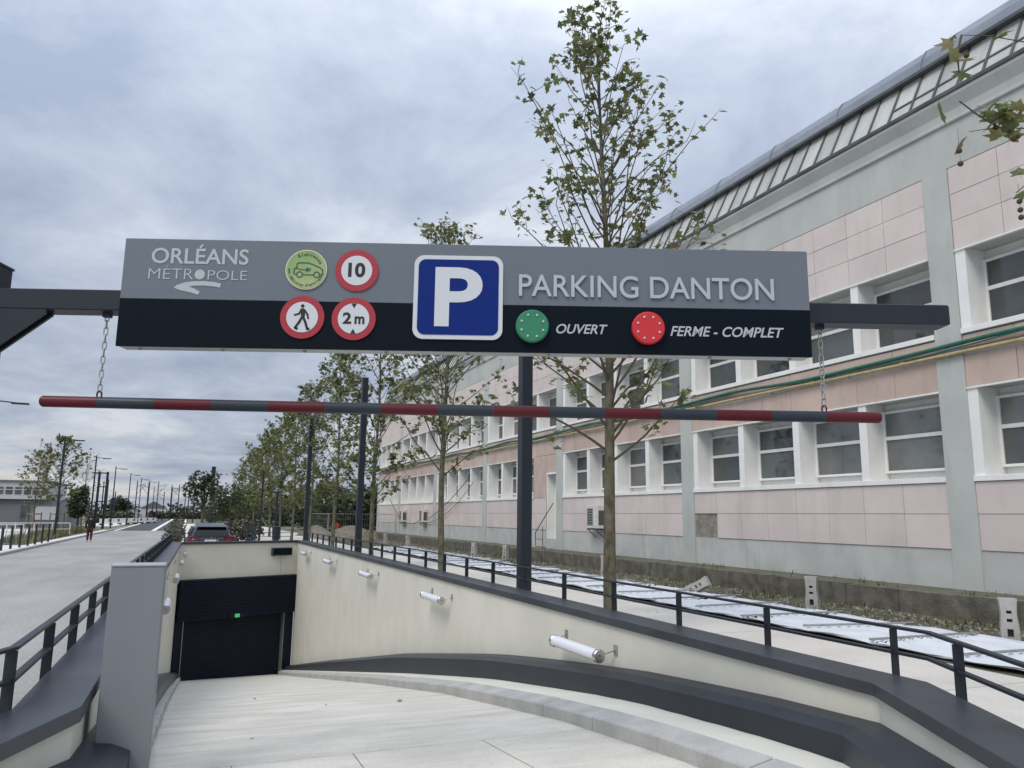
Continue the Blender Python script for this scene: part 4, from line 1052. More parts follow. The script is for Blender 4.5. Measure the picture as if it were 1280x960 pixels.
# the tree whose twigs reach into the picture at the upper right
def near_twigs(rr, br):
    out = []
    o = Vector((6.55, 2.45, 0))
    tw = [[(6.55, 2.45, 5.2), (7.1, 3.5, 6.2), (6.96, 4.3, 6.43), (6.46, 4.3, 6.36), (6.10, 4.3, 6.27)],
          [(6.55, 2.45, 4.4), (7.0, 3.5, 5.2), (6.82, 4.3, 5.52), (6.45, 4.3, 5.45), (6.08, 4.3, 5.33)],
          [(6.5, 4.3, 5.45), (6.2, 4.3, 5.52), (5.99, 4.3, 5.60)], [(6.55, 2.45, 3.9), (7.0, 3.4, 4.6), (6.75, 4.3, 4.95), (6.62, 4.3, 4.86)], [(6.10, 4.3, 6.27), (6.02, 4.3, 6.05), (6.05, 4.32, 5.9)]]
    for t in tw: br.tube([Vector(p) - o for p in t], [0.011, 0.008, 0.006, 0.0045, 0.003][:len(t)], 5)
    for p in [(6.00, 4.3, 6.24), (5.97, 4.3, 6.16), (5.93, 4.3, 6.03), (6.03, 4.3, 6.0), (6.07, 4.3, 5.90), (5.75, 4.3, 5.46), (5.92, 4.3, 5.16), (6.40, 4.3, 5.56), (6.48, 4.25, 5.66), (6.58, 4.3, 5.71), (6.67, 4.3, 5.57), (6.55, 4.35, 5.50), (6.62, 4.3, 5.62), (6.75, 4.3, 5.60), (6.46, 4.3, 5.36), (6.70, 4.3, 5.05), (6.66, 4.3, 4.86), (6.36, 4.3, 5.45), (6.72, 4.28, 5.68), (6.50, 4.3, 5.58), (6.6, 4.3, 6.38)]:
        out.append((Vector(p) - o, rr.uniform(0.095, 0.15), rr.random() < 0.5))
    for k in range(16): out.append((Vector((6.62, 4.32, 5.60)) - o + Vector((rr.gauss(0, 0.13), rr.gauss(0, 0.05), rr.gauss(0, 0.08))), rr.uniform(0.08, 0.13), rr.random() < 0.5))
    return out
nt_ = plane_tree('plane_tree', 'near plane tree whose twigs with seed balls hang in at the upper right', 6.55, 2.45, 8.2, 3.6, 0.9, 77, 12, 0.13, 4, indiv=120, tr=0.10, extra=near_twigs)
for a, b in (((5.93, 4.3, 5.12), 0.16), ((5.93, 4.3, 5.0), 0.03), ((6.62, 4.3, 5.45), 0.12), ((6.66, 4.3, 5.38), 0.06), ((6.72, 4.3, 5.42), 0.1), ((6.40, 4.3, 5.50), 0.05), ((6.43, 4.3, 5.44), 0.06), ((6.65, 4.3, 4.78), 0.12), ((6.65, 4.3, 4.70), 0.03), ((6.65, 4.3, 4.63), 0.03), ((6.14, 4.3, 6.08), 0.1)):
    p = Vector(a) - Vector((6.55, 2.45, 0)); mb = MB()
    mb.tube([p + Vector((0, 0, z)) for z in (-0.024, -0.017, 0, 0.017, 0.024)], [0.006, 0.019, 0.025, 0.019, 0.006], 10); mb.tube([p + Vector((0, 0, 0.02)), p + Vector((0.004, 0, b + 0.05))], 0.0018, 4)
    mb.local('seed_ball', M_fruit, nt_, smooth=True)

# ------------------------------------------------------------------ lamp columns on the right
def lamp_column(x, y, h, label):
    t = thing('lamp_column', label, 'lamp column', (x, y, 0), 'dark lamp columns on the pavement')
    MB().box(-0.095, 0.095, -0.095, 0.095, 0.0, h).local('column', M_navy, t, bevel=0.008)
    MB().box(-0.10, 0.10, -0.10, 0.10, h, h + 0.02).local('cap', M_navy, t)
    MB().box(-0.18, 0.18, -0.18, 0.18, 0.005, 0.03).local('base_plate', M_navy, t)
    MB().box(-0.0975, -0.0955, -0.05, 0.05, 0.45, 0.95).local('hatch', M_dark, t)
for k, (y, lab) in enumerate(((11.72, 'nearest, widest dark lamp column behind the right railing'), (25.2, 'second dark lamp column, between the second and third plane trees'), (37.6, 'third dark lamp column at the corner of the head wall'))):
    lamp_column(5.05, y, 6.42, lab)

# ------------------------------------------------------------------ hoarding sheets on the ground, blocks, rough strip
poly_sheet('rough_ground', [(9.9, -20), (14.45, -20), (14.45, 78), (9.9, 78)], 0.012, M_rough)
rs_ = random.Random(8)
stn = MB()
for k in range(2600):
    x, y = rs_.uniform(12.3, 14.35), rs_.uniform(3, 60) if k % 3 else rs_.uniform(3, 26); r = rs_.uniform(0.012, 0.05) * (1.6 if rs_.random() < 0.06 else 1)
    c = Vector((x, y, 0.012)); ax = [Vector((r * rs_.uniform(0.7, 1.4), 0, 0)), Vector((0, r * rs_.uniform(0.7, 1.4), 0)), Vector((0, 0, r * rs_.uniform(0.5, 1.1)))]
    i = len(stn.v); stn.v += [tuple(c + ax[0]), tuple(c + ax[1]), tuple(c - ax[0]), tuple(c - ax[1]), tuple(c + ax[2]), tuple(c - ax[2] * 0.3)]
    for a, b in ((0, 1), (1, 2), (2, 3), (3, 0)): stn.f += [(i + a, i + b, i + 4), (i + b, i + a, i + 5)]
o = stn.build('gravel', M_stone, fix=False); struct(o, 'stuff'); o['label'] = 'loose stones on the rough strip before the building'; o['category'] = 'gravel'
wd = MB()
for k in range(5200):
    x, y = (rs_.uniform(12.2, 14.4) if k % 4 else rs_.uniform(14.5, 15.9)), (rs_.uniform(3, 45) if k % 3 else rs_.uniform(3, 22)); z = 0.012 if x < 14.45 else 0.455
    if noise.noise(Vector((x * 0.9, y * 0.7, 3))) < (0.0 if x < 14.45 else 0.2): continue
    a = rs_.uniform(0, 6.28); hgt = rs_.uniform(0.03, 0.13); w = rs_.uniform(0.006, 0.02); dx, dy = math.cos(a), math.sin(a)
    wd.face([(x - dy * w, y + dx * w, z), (x + dy * w, y - dx * w, z), (x + dx * hgt * 0.5 + dy * w * 0.4, y + dy * hgt * 0.5 - dx * w * 0.4, z + hgt), (x + dx * hgt * 0.6, y + dy * hgt * 0.6, z + hgt * 0.95)])
o = wd.build('weeds', mat('green_weeds', (0.10, 0.115, 0.045), 0.9, island=0.5, transl=0.2), fix=False); struct(o, 'stuff'); o['label'] = 'low weeds on the rough strip and ledge'; o['category'] = 'weeds'
y = 3.1; k = 0
pos_words = ['nearest', 'second', 'third', 'fourth', 'fifth', 'sixth', 'seventh', 'eighth', 'ninth', 'tenth', 'eleventh', 'twelfth', 'thirteenth', 'fourteenth', 'fifteenth']
while y < 46 and k < 14:
    L_ = rs_.uniform(2.9, 3.4); W_ = 2.40 + rs_.uniform(-0.1, 0.1); rz = R(rs_.uniform(-2.5, 2.5)); x0 = 9.95 + rs_.uniform(-0.12, 0.12)
    t = thing('hoarding_sheet', f'{pos_words[k]} white ribbed hoarding sheet lying flat beyond the right pavement, counting from the front', 'hoarding sheet', (x0, y, 0.03), 'white hoarding sheets lying in a row', rz=rz)
    mb = MB(); nx, ny = 48, 12; ph = rs_.uniform(0, 9)
    def sz(i, j):
        u, v = i / nx, j / ny
        edge = 0.02 * max(0, 1 - 8 * min(u, 1 - u)) * max(0, math.sin(v * 11 + ph)) + 0.03 * max(0, 1 - 9 * min(v, 1 - v)) * max(0, math.sin(u * 9 + ph * 2))
        return 0.02 + 0.012 * noise.noise(Vector((u * 2.2 + ph, v * 2.5, 0))) + (0.030 if i % 4 == 0 else 0) + edge
    P = [[(W_ * i / nx + 0.05 * math.sin(j * 1.3 + ph) * (1 if i in (0, nx) else 0), L_ * j / ny, sz(i, j)) for i in range(nx + 1)] for j in range(ny + 1)]
    for j in range(ny):
        for i in range(nx): mb.face([P[j][i], P[j][i + 1], P[j + 1][i + 1], P[j + 1][i]])
    mb.local('sheet', M_sheet, t, fix=False)
    for (a, b) in (((0.1, 0.06, 0.075), (W_ + 0.15, 0.0 + rs_.uniform(-0.1, 0.25), 0.085)), ((0.25, L_ * 0.55, 0.07), (W_ + 0.1, L_ * 0.5 + rs_.uniform(-0.3, 0.3), 0.09))):
        MB().tube([a, b], 0.021, 6).local('frame_tube', M_galv, t)
    y += L_ + rs_.uniform(-0.02, 0.06); k += 1
BL = MB()
cols = [-0.13, -0.045, 0.045, 0.13]; rows = [0.0, 0.10, 0.23, 0.34, 0.39, 0.47, 0.52, 0.60, 0.71]; holes = {(1, 1), (1, 3), (1, 5), (1, 7 - 0)}
holes = {1, 3, 5}
def waist(z): return 1.0 - 0.16 * math.sin(min(1, max(0, (z - 0.25) / 0.46)) * math.pi)
for r in range(len(rows) - 1):
    for c in range(3):
        if c == 1 and r in holes: continue
        z0, z1 = rows[r], rows[r + 1]; a0, a1, b0, b1 = cols[c] * waist(z0), cols[c + 1] * waist(z0), cols[c] * waist(z1), cols[c + 1] * waist(z1)
        BL.hexa([(-0.09, a0, z0), (0.09, a0, z0), (0.09, a1, z0), (-0.09, a1, z0), (-0.09, b0, z1), (0.09, b0, z1), (0.09, b1, z1), (-0.09, b1, z1)])
block_me = BL.mesh('concrete_block', M_block)
core_me = MB().box(0.02, 0.06, -0.045, 0.045, 0.08, 0.5).mesh('recess', M_acdark)
for x, y, rz, tilt, lab in ((12.49, 8.96, 0.75, (0, 0), 'upright precast fence foot with holes, nearest, at the right edge'), (12.75, 13.6, 0.6, (0, 0), 'upright precast fence foot with holes, right of the tilted one'), (12.25, 17.6, 0.5, (1.05, 0.1), 'tilted precast fence foot leaning on the rough strip'),
                            (12.79, 22.9, 0.5, (0, 0), 'upright precast fence foot just left of the nearest tree trunk'), (12.9, 32.0, 0.4, (0, 0.02), 'upright precast fence foot left of the nearest lamp column'), (12.4, 34.7, 0.4, (0.03, 0), 'upright precast fence foot, second left of the nearest lamp column'),
                            (12.6, 40.5, 0.3, (0.25, 0), 'slightly leaning precast fence foot beside the second tree'), (12.6, 47.5, 0.2, (0, 0), 'upright distant precast fence foot left of the second tree'), (12.6, 53.5, 0.2, (0, 0), 'farthest upright precast fence foot on the rough strip')):
    o = thing('fence_foot', lab, 'concrete block', (x, y, 0.012), 'precast fence feet'); o.rotation_euler = (tilt[0], tilt[1], rz)
    link('block', block_me, o); link('recess', core_me, o)

# ------------------------------------------------------------------ the car behind the head wall
def superring(hw, z0, z1, y, n=20, e=0.42):
    out = []; cz, hz = (z0 + z1) / 2, (z1 - z0) / 2
    for k in range(n):
        a = 2 * math.pi * k / n; c, s_ = math.cos(a), math.sin(a)
        out.append((hw * math.copysign(abs(c) ** e, c), y, cz + hz * math.copysign(abs(s_) ** e, s_)))
    return out
def loft(rings):
    mb = MB(); n = len(rings[0])
    for r in rings: mb.v += r
    for i in range(len(rings) - 1):
        for k in range(n): mb.f.append((i * n + k, i * n + (k + 1) % n, (i + 1) * n + (k + 1) % n, (i + 1) * n + k))
    mb.f.append(tuple(reversed(range(n)))); mb.f.append(tuple(range((len(rings) - 1) * n, len(rings) * n))); return mb
car = thing('parked_car', 'dark estate car with red tail lamps parked behind the head wall', 'car', (0.80, 36.6, 0.0), rz=R(2))
loft([superring(hw, a, b, y) for y, a, b, hw in ((-2.22, 0.42, 0.92, 0.74), (-2.16, 0.34, 0.99, 0.83), (-1.9, 0.26, 1.02, 0.89), (-1.2, 0.22, 1.03, 0.915), (0.2, 0.21, 1.01, 0.915), (1.2, 0.22, 0.98, 0.905), (1.8, 0.27, 0.90, 0.86), (2.12, 0.34, 0.78, 0.76), (2.2, 0.42, 0.66, 0.62))]).local('body', M_car, car, smooth=True)
def gring(hw0, hw1, z0, z1, y, n=6):
    return [(-hw0, y, z0), (-hw1 - 0.02, y, z0 + (z1 - z0) * 0.75), (-hw1 * 0.82, y, z1), (hw1 * 0.82, y, z1), (hw1 + 0.02, y, z0 + (z1 - z0) * 0.75), (hw0, y, z0)]
loft([gring(0.80, 0.74, 0.96, 1.04, -2.14), gring(0.82, 0.67, 0.96, 1.36, -1.88), gring(0.83, 0.645, 0.96, 1.48, -1.62), gring(0.84, 0.64, 0.96, 1.535, -0.5), gring(0.84, 0.63, 0.96, 1.50, 0.3), gring(0.80, 0.66, 0.94, 1.02, 1.15)]).local('roof', M_car, car)
MB().face([(-0.68, -2.135, 1.062), (0.68, -2.135, 1.062), (0.55, -1.90, 1.352), (-0.55, -1.90, 1.352)]).add(MB().face([(-0.66, -2.10, 1.075), (-0.56, -1.87, 1.355), (0.56, -1.87, 1.355), (0.66, -2.10, 1.075)])).local('rear_window', M_carglass, car)
MB().hexa([(-0.60, -2.0, 1.372), (0.60, -2.0, 1.372), (0.60, -1.6, 1.46), (-0.60, -1.6, 1.46), (-0.58, -2.02, 1.392), (0.58, -2.02, 1.392), (0.58, -1.6, 1.492), (-0.58, -1.6, 1.492)]).local('spoiler', M_car, car, bevel=0.01)
for s in (-1, 1):
    MB().hexa([(s * 0.44, -2.262, 0.83), (s * 0.905, -2.15, 0.80), (s * 0.915, -1.9, 0.82), (s * 0.44, -2.1, 0.84), (s * 0.47, -2.245, 0.975), (s * 0.885, -2.13, 1.015), (s * 0.885, -1.88, 1.01), (s * 0.47, -2.08, 0.97)]).local('tail_lamp', M_tail, car, bevel=0.01)
    MB().box(s * 0.91 if s > 0 else -1.04, 1.04 if s > 0 else -0.91, 0.62, 0.74, 1.0, 1.13).local('mirror', M_car, car, bevel=0.02)
    MB().tube([(s * 0.60, -1.5, 1.55), (s * 0.60, -0.5, 1.575), (s * 0.59, 0.2, 1.545)], 0.014, 6).local('roof_rail', M_galv, car)
    for (y0, y1) in ((-1.75, -0.95), (-0.88, 0.05), (0.10, 0.78)):
        MB().face([(s * 0.846, y0, 1.04), (s * 0.846, y1, 1.04), (s * 0.70, y1 - (0.25 if y1 > 0.5 else 0), 1.40), (s * 0.70, y0 + (0.1 if y0 < -1.5 else 0), 1.40)]).local('side_window', M_carglass, car)
    for y in (-1.38, 1.30):
        w = MB().tube([(s * 0.72, y, 0.32), (s * 0.745, y, 0.32), (s * 0.90, y, 0.32), (s * 0.92, y, 0.32)], [0.28, 0.32, 0.32, 0.28], 24).local('wheel', M_rubber, car)
        MB().tube([(s * 0.905, y, 0.32), (s * 0.926, y, 0.32)], [0.21, 0.19], 16).local('rim', M_galv, w)
MB().box(-0.26, 0.26, -2.262, -2.23, 0.77, 0.88).local('number_plate', M_plate, car)
MB().box(-0.80, 0.80, -2.27, -2.05, 0.40, 0.58).local('bumper', M_rubber, car, bevel=0.03)
disc(0.0, 0.955, 0.035, -2.25, -2.20, 16).local('badge', M_galv, car)

# ------------------------------------------------------------------ the person on the road
def skin_mesh(name, joints, edges, m, root=0, sub=1):
    me = bpy.data.meshes.new(name); me.from_pydata([j[:3] for j in joints], edges, []); me.update()
    ob = bpy.data.objects.new(name, me); COL.objects.link(ob)
    sk = ob.modifiers.new('skin', 'SKIN'); sk.use_smooth_shade = True
    for i, j in enumerate(joints):
        v = me.skin_vertices[0].data[i]; v.radius = (j[3], j[4] if len(j) > 4 else j[3]); v.use_root = (i == root)
    sb = ob.modifiers.new('sub', 'SUBSURF'); sb.levels = sub; sb.render_levels = sub
    dg = bpy.context.evaluated_depsgraph_get(); dg.update(); out = bpy.data.meshes.new_from_object(ob.evaluated_get(dg))
    bpy.data.objects.remove(ob); out.materials.clear(); out.materials.append(m)
    for p in out.polygons: p.use_smooth = True
    return out
person = thing('person', 'person in a black coat and dark red trousers walking away along the road', 'person', (-5.9, 57.0, 0.006), rz=R(4))
J = [(0, 0, 0.92, 0.12, 0.10), (0, 0.01, 1.12, 0.12, 0.10), (0, 0.02, 1.32, 0.14, 0.10), (0, 0.03, 1.46, 0.055), (0, 0.05, 1.56, 0.085), (0, 0.05, 1.65, 0.075),
     (-0.09, 0, 0.86, 0.085), (-0.10, 0.10, 0.48, 0.058), (-0.10, 0.02, 0.09, 0.042), (-0.11, 0.16, 0.035, 0.035),
     (0.09, 0, 0.86, 0.085), (0.10, -0.02, 0.48, 0.058), (0.10, -0.20, 0.12, 0.042), (0.11, -0.09, 0.04, 0.035),
     (-0.19, 0.02, 1.38, 0.06), (-0.25, -0.02, 1.10, 0.046), (-0.25, 0.10, 0.86, 0.034), (-0.245, 0.13, 0.77, 0.03),
     (0.19, 0.02, 1.38, 0.06), (0.25, 0.02, 1.10, 0.046), (0.24, 0.16, 0.90, 0.034), (0.235, 0.20, 0.82, 0.03)]
Ed = [(0, 1), (1, 2), (2, 3), (3, 4), (4, 5), (0, 6), (6, 7), (7, 8), (8, 9), (0, 10), (10, 11), (11, 12), (12, 13), (2, 14), (14, 15), (15, 16), (16, 17), (2, 18), (18, 19), (19, 20), (20, 21)]
link('body', skin_mesh('body', J, Ed, M_skin), person)
cj = [(0, 0, 0.62, 0.19, 0.15), (0, 0, 0.92, 0.17, 0.14), (0, 0.01, 1.12, 0.155, 0.13), (0, 0.02, 1.32, 0.175, 0.13), (0, 0.03, 1.45, 0.085), (-0.19, 0.02, 1.38, 0.085), (-0.25, -0.02, 1.10, 0.068), (-0.25, 0.10, 0.86, 0.055), (0.19, 0.02, 1.38, 0.085), (0.25, 0.02, 1.10, 0.068), (0.24, 0.16, 0.90, 0.055)]
link('coat', skin_mesh('coat', cj, [(0, 1), (1, 2), (2, 3), (3, 4), (3, 5), (5, 6), (6, 7), (3, 8), (8, 9), (9, 10)], M_coat, 1), person)
tj = [(0, 0, 0.88, 0.13), (-0.09, 0, 0.84, 0.105), (-0.10, 0.10, 0.48, 0.085), (-0.10, 0.02, 0.12, 0.068), (0.09, 0, 0.84, 0.105), (0.10, -0.02, 0.48, 0.085), (0.10, -0.20, 0.15, 0.068)]
link('trousers', skin_mesh('trousers', tj, [(0, 1), (1, 2), (2, 3), (0, 4), (4, 5), (5, 6)], M_trous), person)
link('hair', skin_mesh('hair', [(0, 0.03, 1.50, 0.08), (0, 0.03, 1.60, 0.105), (0, 0.045, 1.67, 0.08)], [(0, 1), (1, 2)], M_hair), person)

# ------------------------------------------------------------------ left side of the road
for k, (x, y) in enumerate(((-8.05, 43.0), (-8.03, 45.0), (-7.98, 46.9), (-7.95, 48.9), (-7.93, 50.9), (-7.92, 53.0), (-7.92, 55.2))):
    t = thing('bollard', f'{["nearest", "second", "third", "fourth", "fifth", "sixth", "farthest"][k]} dark bollard in the row along the left kerb', 'bollard', (x, y, 0.10), 'dark bollards along the left kerb')
    MB().box(-0.05, 0.05, -0.05, 0.05, 0, 1.05).local('post', M_navy, t, bevel=0.008); MB().box(-0.058, 0.058, -0.058, 0.058, 1.055, 1.09).local('cap', M_navy, t, bevel=0.008)
for k, (x, y, h) in enumerate(((-8.50, 41, 7.0), (-8.55, 62, 7.1), (-8.55, 82, 7.1), (-8.50, 102, 7.15), (-8.2, 122, 7.3), (-7.9, 142, 7.45), (-7.3, 157, 7.6))):
    lab = ['street lamp at the left edge of the picture, only its arm in view', 'street lamp rising behind the bare yellowing tree', 'street lamp beside the walking person', 'fourth street lamp along the left kerb', 'fifth street lamp along the left kerb', 'sixth street lamp along the left kerb', 'farthest street lamp along the left kerb'][k]
    t = thing('street_lamp', lab, 'street lamp', (x, y, 0.1), 'street lamps along the left kerb')
    MB().tube([(0, 0, 0), (0, 0, h * 0.5), (0, 0, h)], [0.085, 0.07, 0.055], 10).local('column', M_navy, t)
    MB().beam((0.0, 0, h - 0.22), (1.15, 0, h - 0.30), 0.07, 0.05).local('arm', M_navy, t); MB().box(0.55, 1.25, -0.14, 0.14, h - 0.33, h - 0.26).local('lamp_head', M_navy, t, bevel=0.01)
lt = plane_tree('street_tree', 'yellowing sparse street tree on the left between bollards and lamp', -10.3, 75, 7.9, 2.4, 2.5, 51, 50, 0.16, 6.5, simple=True, tr=0.13, group='street trees on the left', yellow=0.65)
plane_tree('street_tree', 'smaller sparse street tree left of the yellowing one', -12.3, 77, 6.8, 2.0, 1.9, 52, 40, 0.15, 5.0, simple=True, tr=0.09, group='street trees on the left', yellow=0.6)
plane_tree('bare_tree', 'nearly leafless tree behind the street lamp', -11.2, 99, 8.2, 3.2, 2.2, 53, 34, 0.16, 0.6, simple=True, tr=0.10, group=None, yellow=0.5)
for k, (x, y) in enumerate(((-10.3, 75), (-12.3, 77))):
    t = thing('tree_stakes', ['wooden stakes round the trunk of the yellowing street tree', 'wooden stakes round the smaller street tree'][k], 'tree stakes', (x, y, 0.1), 'wooden tree stakes')
    P = [(0.6 * math.cos(a), 0.6 * math.sin(a)) for a in (0.6, 2.7, 4.8)]
    for a, b in P: MB().tube([(a, b, 0), (a, b, 1.75)], 0.05, 8).local('stake', M_wood, t)
    for i in range(3): MB().beam((*P[i], 1.6), (*P[(i + 1) % 3], 1.6), 0.04, 0.09).local('crossbar', M_wood, t)
def mass(name, label, cat, blobs, n, size, m, seed, kind=None, trunk=None, group=None):
    """leaves scattered through a set of ellipsoids"""
    rr = random.Random(seed); mb = MB()
    vol = [b[3] * b[4] * b[5] for b in blobs]; tot = sum(vol)
    for b, v in zip(blobs, vol):
        for _ in range(int(n * v / tot)):
            while True:
                d = Vector((rr.uniform(-1, 1), rr.uniform(-1, 1), rr.uniform(-1, 1)))
                if d.length <= 1 and rr.random() < 0.25 + 0.75 * d.length: break
            f = 1 + 0.25 * noise.noise(d * 2.3 + Vector((seed, b[0], b[1])))
            p = Vector((b[0] + d.x * b[3] * f, b[1] + d.y * b[4] * f, b[2] + d.z * b[5] * f))
            if p.z < 0.02: continue
            mb.add(SIMPLE, leaf_mat(rr, p, size * rr.uniform(0.6, 1.3)))
    if trunk is None:
        o = mb.build(name, m, fix=False); o['label'] = label; o['category'] = cat
        if kind: struct(o, kind)
        if group: o['group'] = group
        return o
    t = thing(name, label, cat, trunk, group); struct(mb.build('crown', m, t, fix=False), 'stuff')
    zt_ = max(b[2] for b in blobs)
    tk = MB().tube([trunk, (trunk[0] + 0.05, trunk[1], zt_ * 0.5), (trunk[0], trunk[1], zt_)], [0.13, 0.10, 0.05], 8)
    rr = random.Random(seed + 1)
    for b in blobs[:8]: tk.tube([(trunk[0], trunk[1], zt_ * 0.45), ((trunk[0] + b[0]) / 2, (trunk[1] + b[1]) / 2, (zt_ * 0.45 + b[2]) / 2 + 0.2), (b[0], b[1], b[2])], [0.05, 0.035, 0.02], 6)
    tk.build('trunk', M_twig, t); return t
mass('evergreen_tree', 'dense round evergreen tree beside the street lamp on the left', 'tree', [(-11.1, 95, 3.0, 1.1, 1.1, 1.5), (-11.0, 95, 4.0, 0.75, 0.75, 0.8), (-11.3, 95, 2.0, 0.9, 0.9, 0.8)], 1500, 0.20, M_leafd, 61, trunk=(-11.1, 95, 0.1))
gr = MB(); rg = random.Random(5)
for k in range(5200):
    y = rg.uniform(50.5, 88); x = rg.uniform(-10.9, -8.5) if y < 70 else rg.uniform(-11.5, -8.9)
    if noise.noise(Vector((x * 0.7, y * 0.35, 1))) < -0.12: continue
    a = rg.uniform(0, 6.28); h = rg.uniform(0.25, 0.85) * (0.7 + 0.5 * noise.noise(Vector((x, y * 0.5, 7)))); w = rg.uniform(0.02, 0.05)
    dx, dy = math.cos(a), math.sin(a)
    gr.face([(x - dy * w, y + dx * w, 0.1), (x + dy * w, y - dx * w, 0.1), (x + dx * h * 0.4, y + dy * h * 0.4, 0.1 + h)])
o = gr.build('grasses', M_grass, fix=False); struct(o, 'stuff'); o['label'] = 'dry ornamental grasses in the planting bed on the left'; o['category'] = 'grass'
poly_sheet('planting_bed', [(-11.6, 50), (-8.3, 50), (-8.3, 92), (-11.6, 92)], 0.106, M_rough)
poly_sheet('verge', [(-30, 92), (-7.6, 92), (-9.6, 262), (-60, 262)], 0.004, M_ground)
def white_fence(x0, y0, x1, y1, label):
    t = thing('white_fence', label, 'fence', (x0, y0, 0.1), 'white tube fences on the left'); n = 4
    for k in range(n + 1):
        f = k / n; MB().tube([(x0 + (x1 - x0) * f, y0 + (y1 - y0) * f, 0.1), (x0 + (x1 - x0) * f, y0 + (y1 - y0) * f, 1.05)], 0.035, 6).build('post', M_trim, t)
    for z in (0.55, 1.02): MB().tube([(x0, y0, z), (x1, y1, z)], 0.032, 6).build('rail', M_trim, t)
white_fence(-14.2, 61, -10.6, 63, 'white tube fence at the left edge behind the bollards')
white_fence(-13.6, 70, -8.9, 72, 'white tube fence behind the tree stakes')
for k in range(7):
    x, y = -10.9 + k * 0.72, 124 + k * 5.5
    t = thing('barrier', f'{["nearest", "second", "third", "fourth", "fifth", "sixth", "farthest"][k]} red and white plastic barrier left of the asphalt road', 'barrier', (x, y, 0.0), 'red and white barriers by the road', rz=R(35))
    MB().box(-1.0, 1.0, -0.03, 0.03, 0.30, 1.0).local('panel', M_trim, t)
    for s in (-0.62, 0.30): MB().box(s, s + 0.32, -0.036, -0.031, 0.55, 0.95).local('red_stripe', M_orange, t)
    for s in (-0.8, 0.8): MB().box(s - 0.05, s + 0.05, -0.25, 0.25, 0.0, 0.30).local('foot', M_rubber, t)
# white flat roofed building at the left edge
wb = thing('flat_building', 'low white and grey flat roofed building at the left edge', 'building', (-24, 116, 0))
MB().box(-42, -14.0, 110, 124, 0, 3.35).build('ground_floor', M_bgrey, wb); MB().box(-44, -16.2, 109.6, 124, 3.352, 5.45).build('upper_floor', M_bwhite, wb)
MB().box(-44.2, -16.0, 109.4, 124.2, 5.452, 5.62).build('roof_edge', M_bgrey, wb)
for k in range(8):
    w_ = MB().box(-23.6 + k * 0.95, -22.9 + k * 0.95, 109.54, 109.61, 3.95, 4.8).build('window', M_glass, wb); MB().box(-23.65 + k * 0.95, -22.85 + k * 0.95, 109.50, 109.56, 4.45, 4.50).build('frame', M_trim, w_)
MB().box(-19.0, -18.1, 109.93, 110.0, 0.1, 2.6).build('door', M_glass, wb); MB().box(-17.5, -15.0, 109.94, 110.0, 0.9, 2.5).build('shutter', M_bwhite, wb)
MB().tube([(-17.5, 114, 5.62), (-17.5, 114, 7.1)], 0.3, 8).build('chimney', M_bgrey, wb)
# tall steel frame and the masts of the railway behind
def mast(x, y, h, label, arm=0.0, r=0.12, cat='mast', grp='railway masts in the distance'):
    t = thing('railway_mast', label, cat, (x, y, 0), grp)
    MB().tube([(0, 0, 0), (0, 0, h)], [r, r * 0.75], 6).local('pole', M_navy, t)
    if arm:
        MB().tube([(0, 0, h * 0.86), (arm, 0, h * 0.92)], 0.05, 5).local('arm', M_navy, t); MB().tube([(0, 0, h * 0.68), (arm, 0, h * 0.90)], 0.04, 5).local('stay', M_navy, t)
fr_ = thing('steel_frame', 'tall dark ladder like steel frame beside the third street lamp', 'frame', (-9.1, 96, 0.1))
for x in (-9.55, -8.75): MB().box(x - 0.12, x + 0.12, 95.9, 96.1, 0.1, 6.3).build('post', M_navy, fr_)
for z in (3.0, 4.6, 6.1): MB().box(-10.3 if z > 6 else -9.55, -8.75, 95.95, 96.05, z, z + 0.12).build('crossbar', M_navy, fr_)
mr = random.Random(14)
spots = [(-14.9, 150, 6.8, 0), (-14.3, 152, 7.2, 0), (-13.8, 154, 7.6, 0), (-13.0, 160, 5.6, 0), (-10.6, 178, 8.4, 1.6), (-9.0, 190, 8.6, -1.6), (-7.4, 200, 9.2, 1.8), (-6.0, 200, 6.8, -1.4), (-4.6, 205, 8.6, 1.8), (-2.7, 190, 8.2, -1.6), (-1.4, 205, 7.2, 0), (-0.6, 195, 8.8, 1.7), (0.5, 170, 6.8, 0), (-5.2, 240, 9.0, 2.0), (-9.9, 240, 9.0, 2.0)]
for k, (x, y, h, a) in enumerate(spots):
    ordw = ['first', 'second', 'third', 'fourth', 'fifth', 'sixth', 'seventh', 'eighth', 'ninth', 'tenth', 'eleventh', 'twelfth', 'thirteenth', 'fourteenth', 'fifteenth'][sorted(range(len(spots)), key=lambda i: spots[i][0] / spots[i][1]).index(k)]
    mast(x, y, h, f'{ordw} thin dark railway mast from the left, against the horizon', a)
for (x0, x1, y, h, lab) in ((-16, -8.0, 300, 4.6, 'white gabled house far beyond the end of the road'), (-22.5, -17, 290, 4.0, 'smaller pale house left of the gabled one on the horizon')):
    t = thing('house', lab, 'house', ((x0 + x1) / 2, y, 0)); xm = (x0 + x1) / 2
    MB().box(x0, x1, y, y + 9, 0, h - 1.2).build('wall', M_bwhite, t)
    MB().prism([(x0 - 0.3, h - 1.2), (x1 + 0.3, h - 1.2), (xm, h + 1.2)], lambda a, b: (a, y - 0.2, b), lambda a, b: (a, y + 9.2, b)).build('roof', M_roof, t)
    MB().box(xm - 1, xm - 0.1, y - 0.06, y, 1.0, 2.2).build('window', M_glass, t)
mass('hedge', 'dark clipped hedge behind the barriers on the left', 'hedge', [(-12.5 + k * 0.8, 150 + k, 0.9, 1.4, 1.2, 1.25) for k in range(-3, 4)], 1500, 0.35, M_leafd, 63, 'stuff')
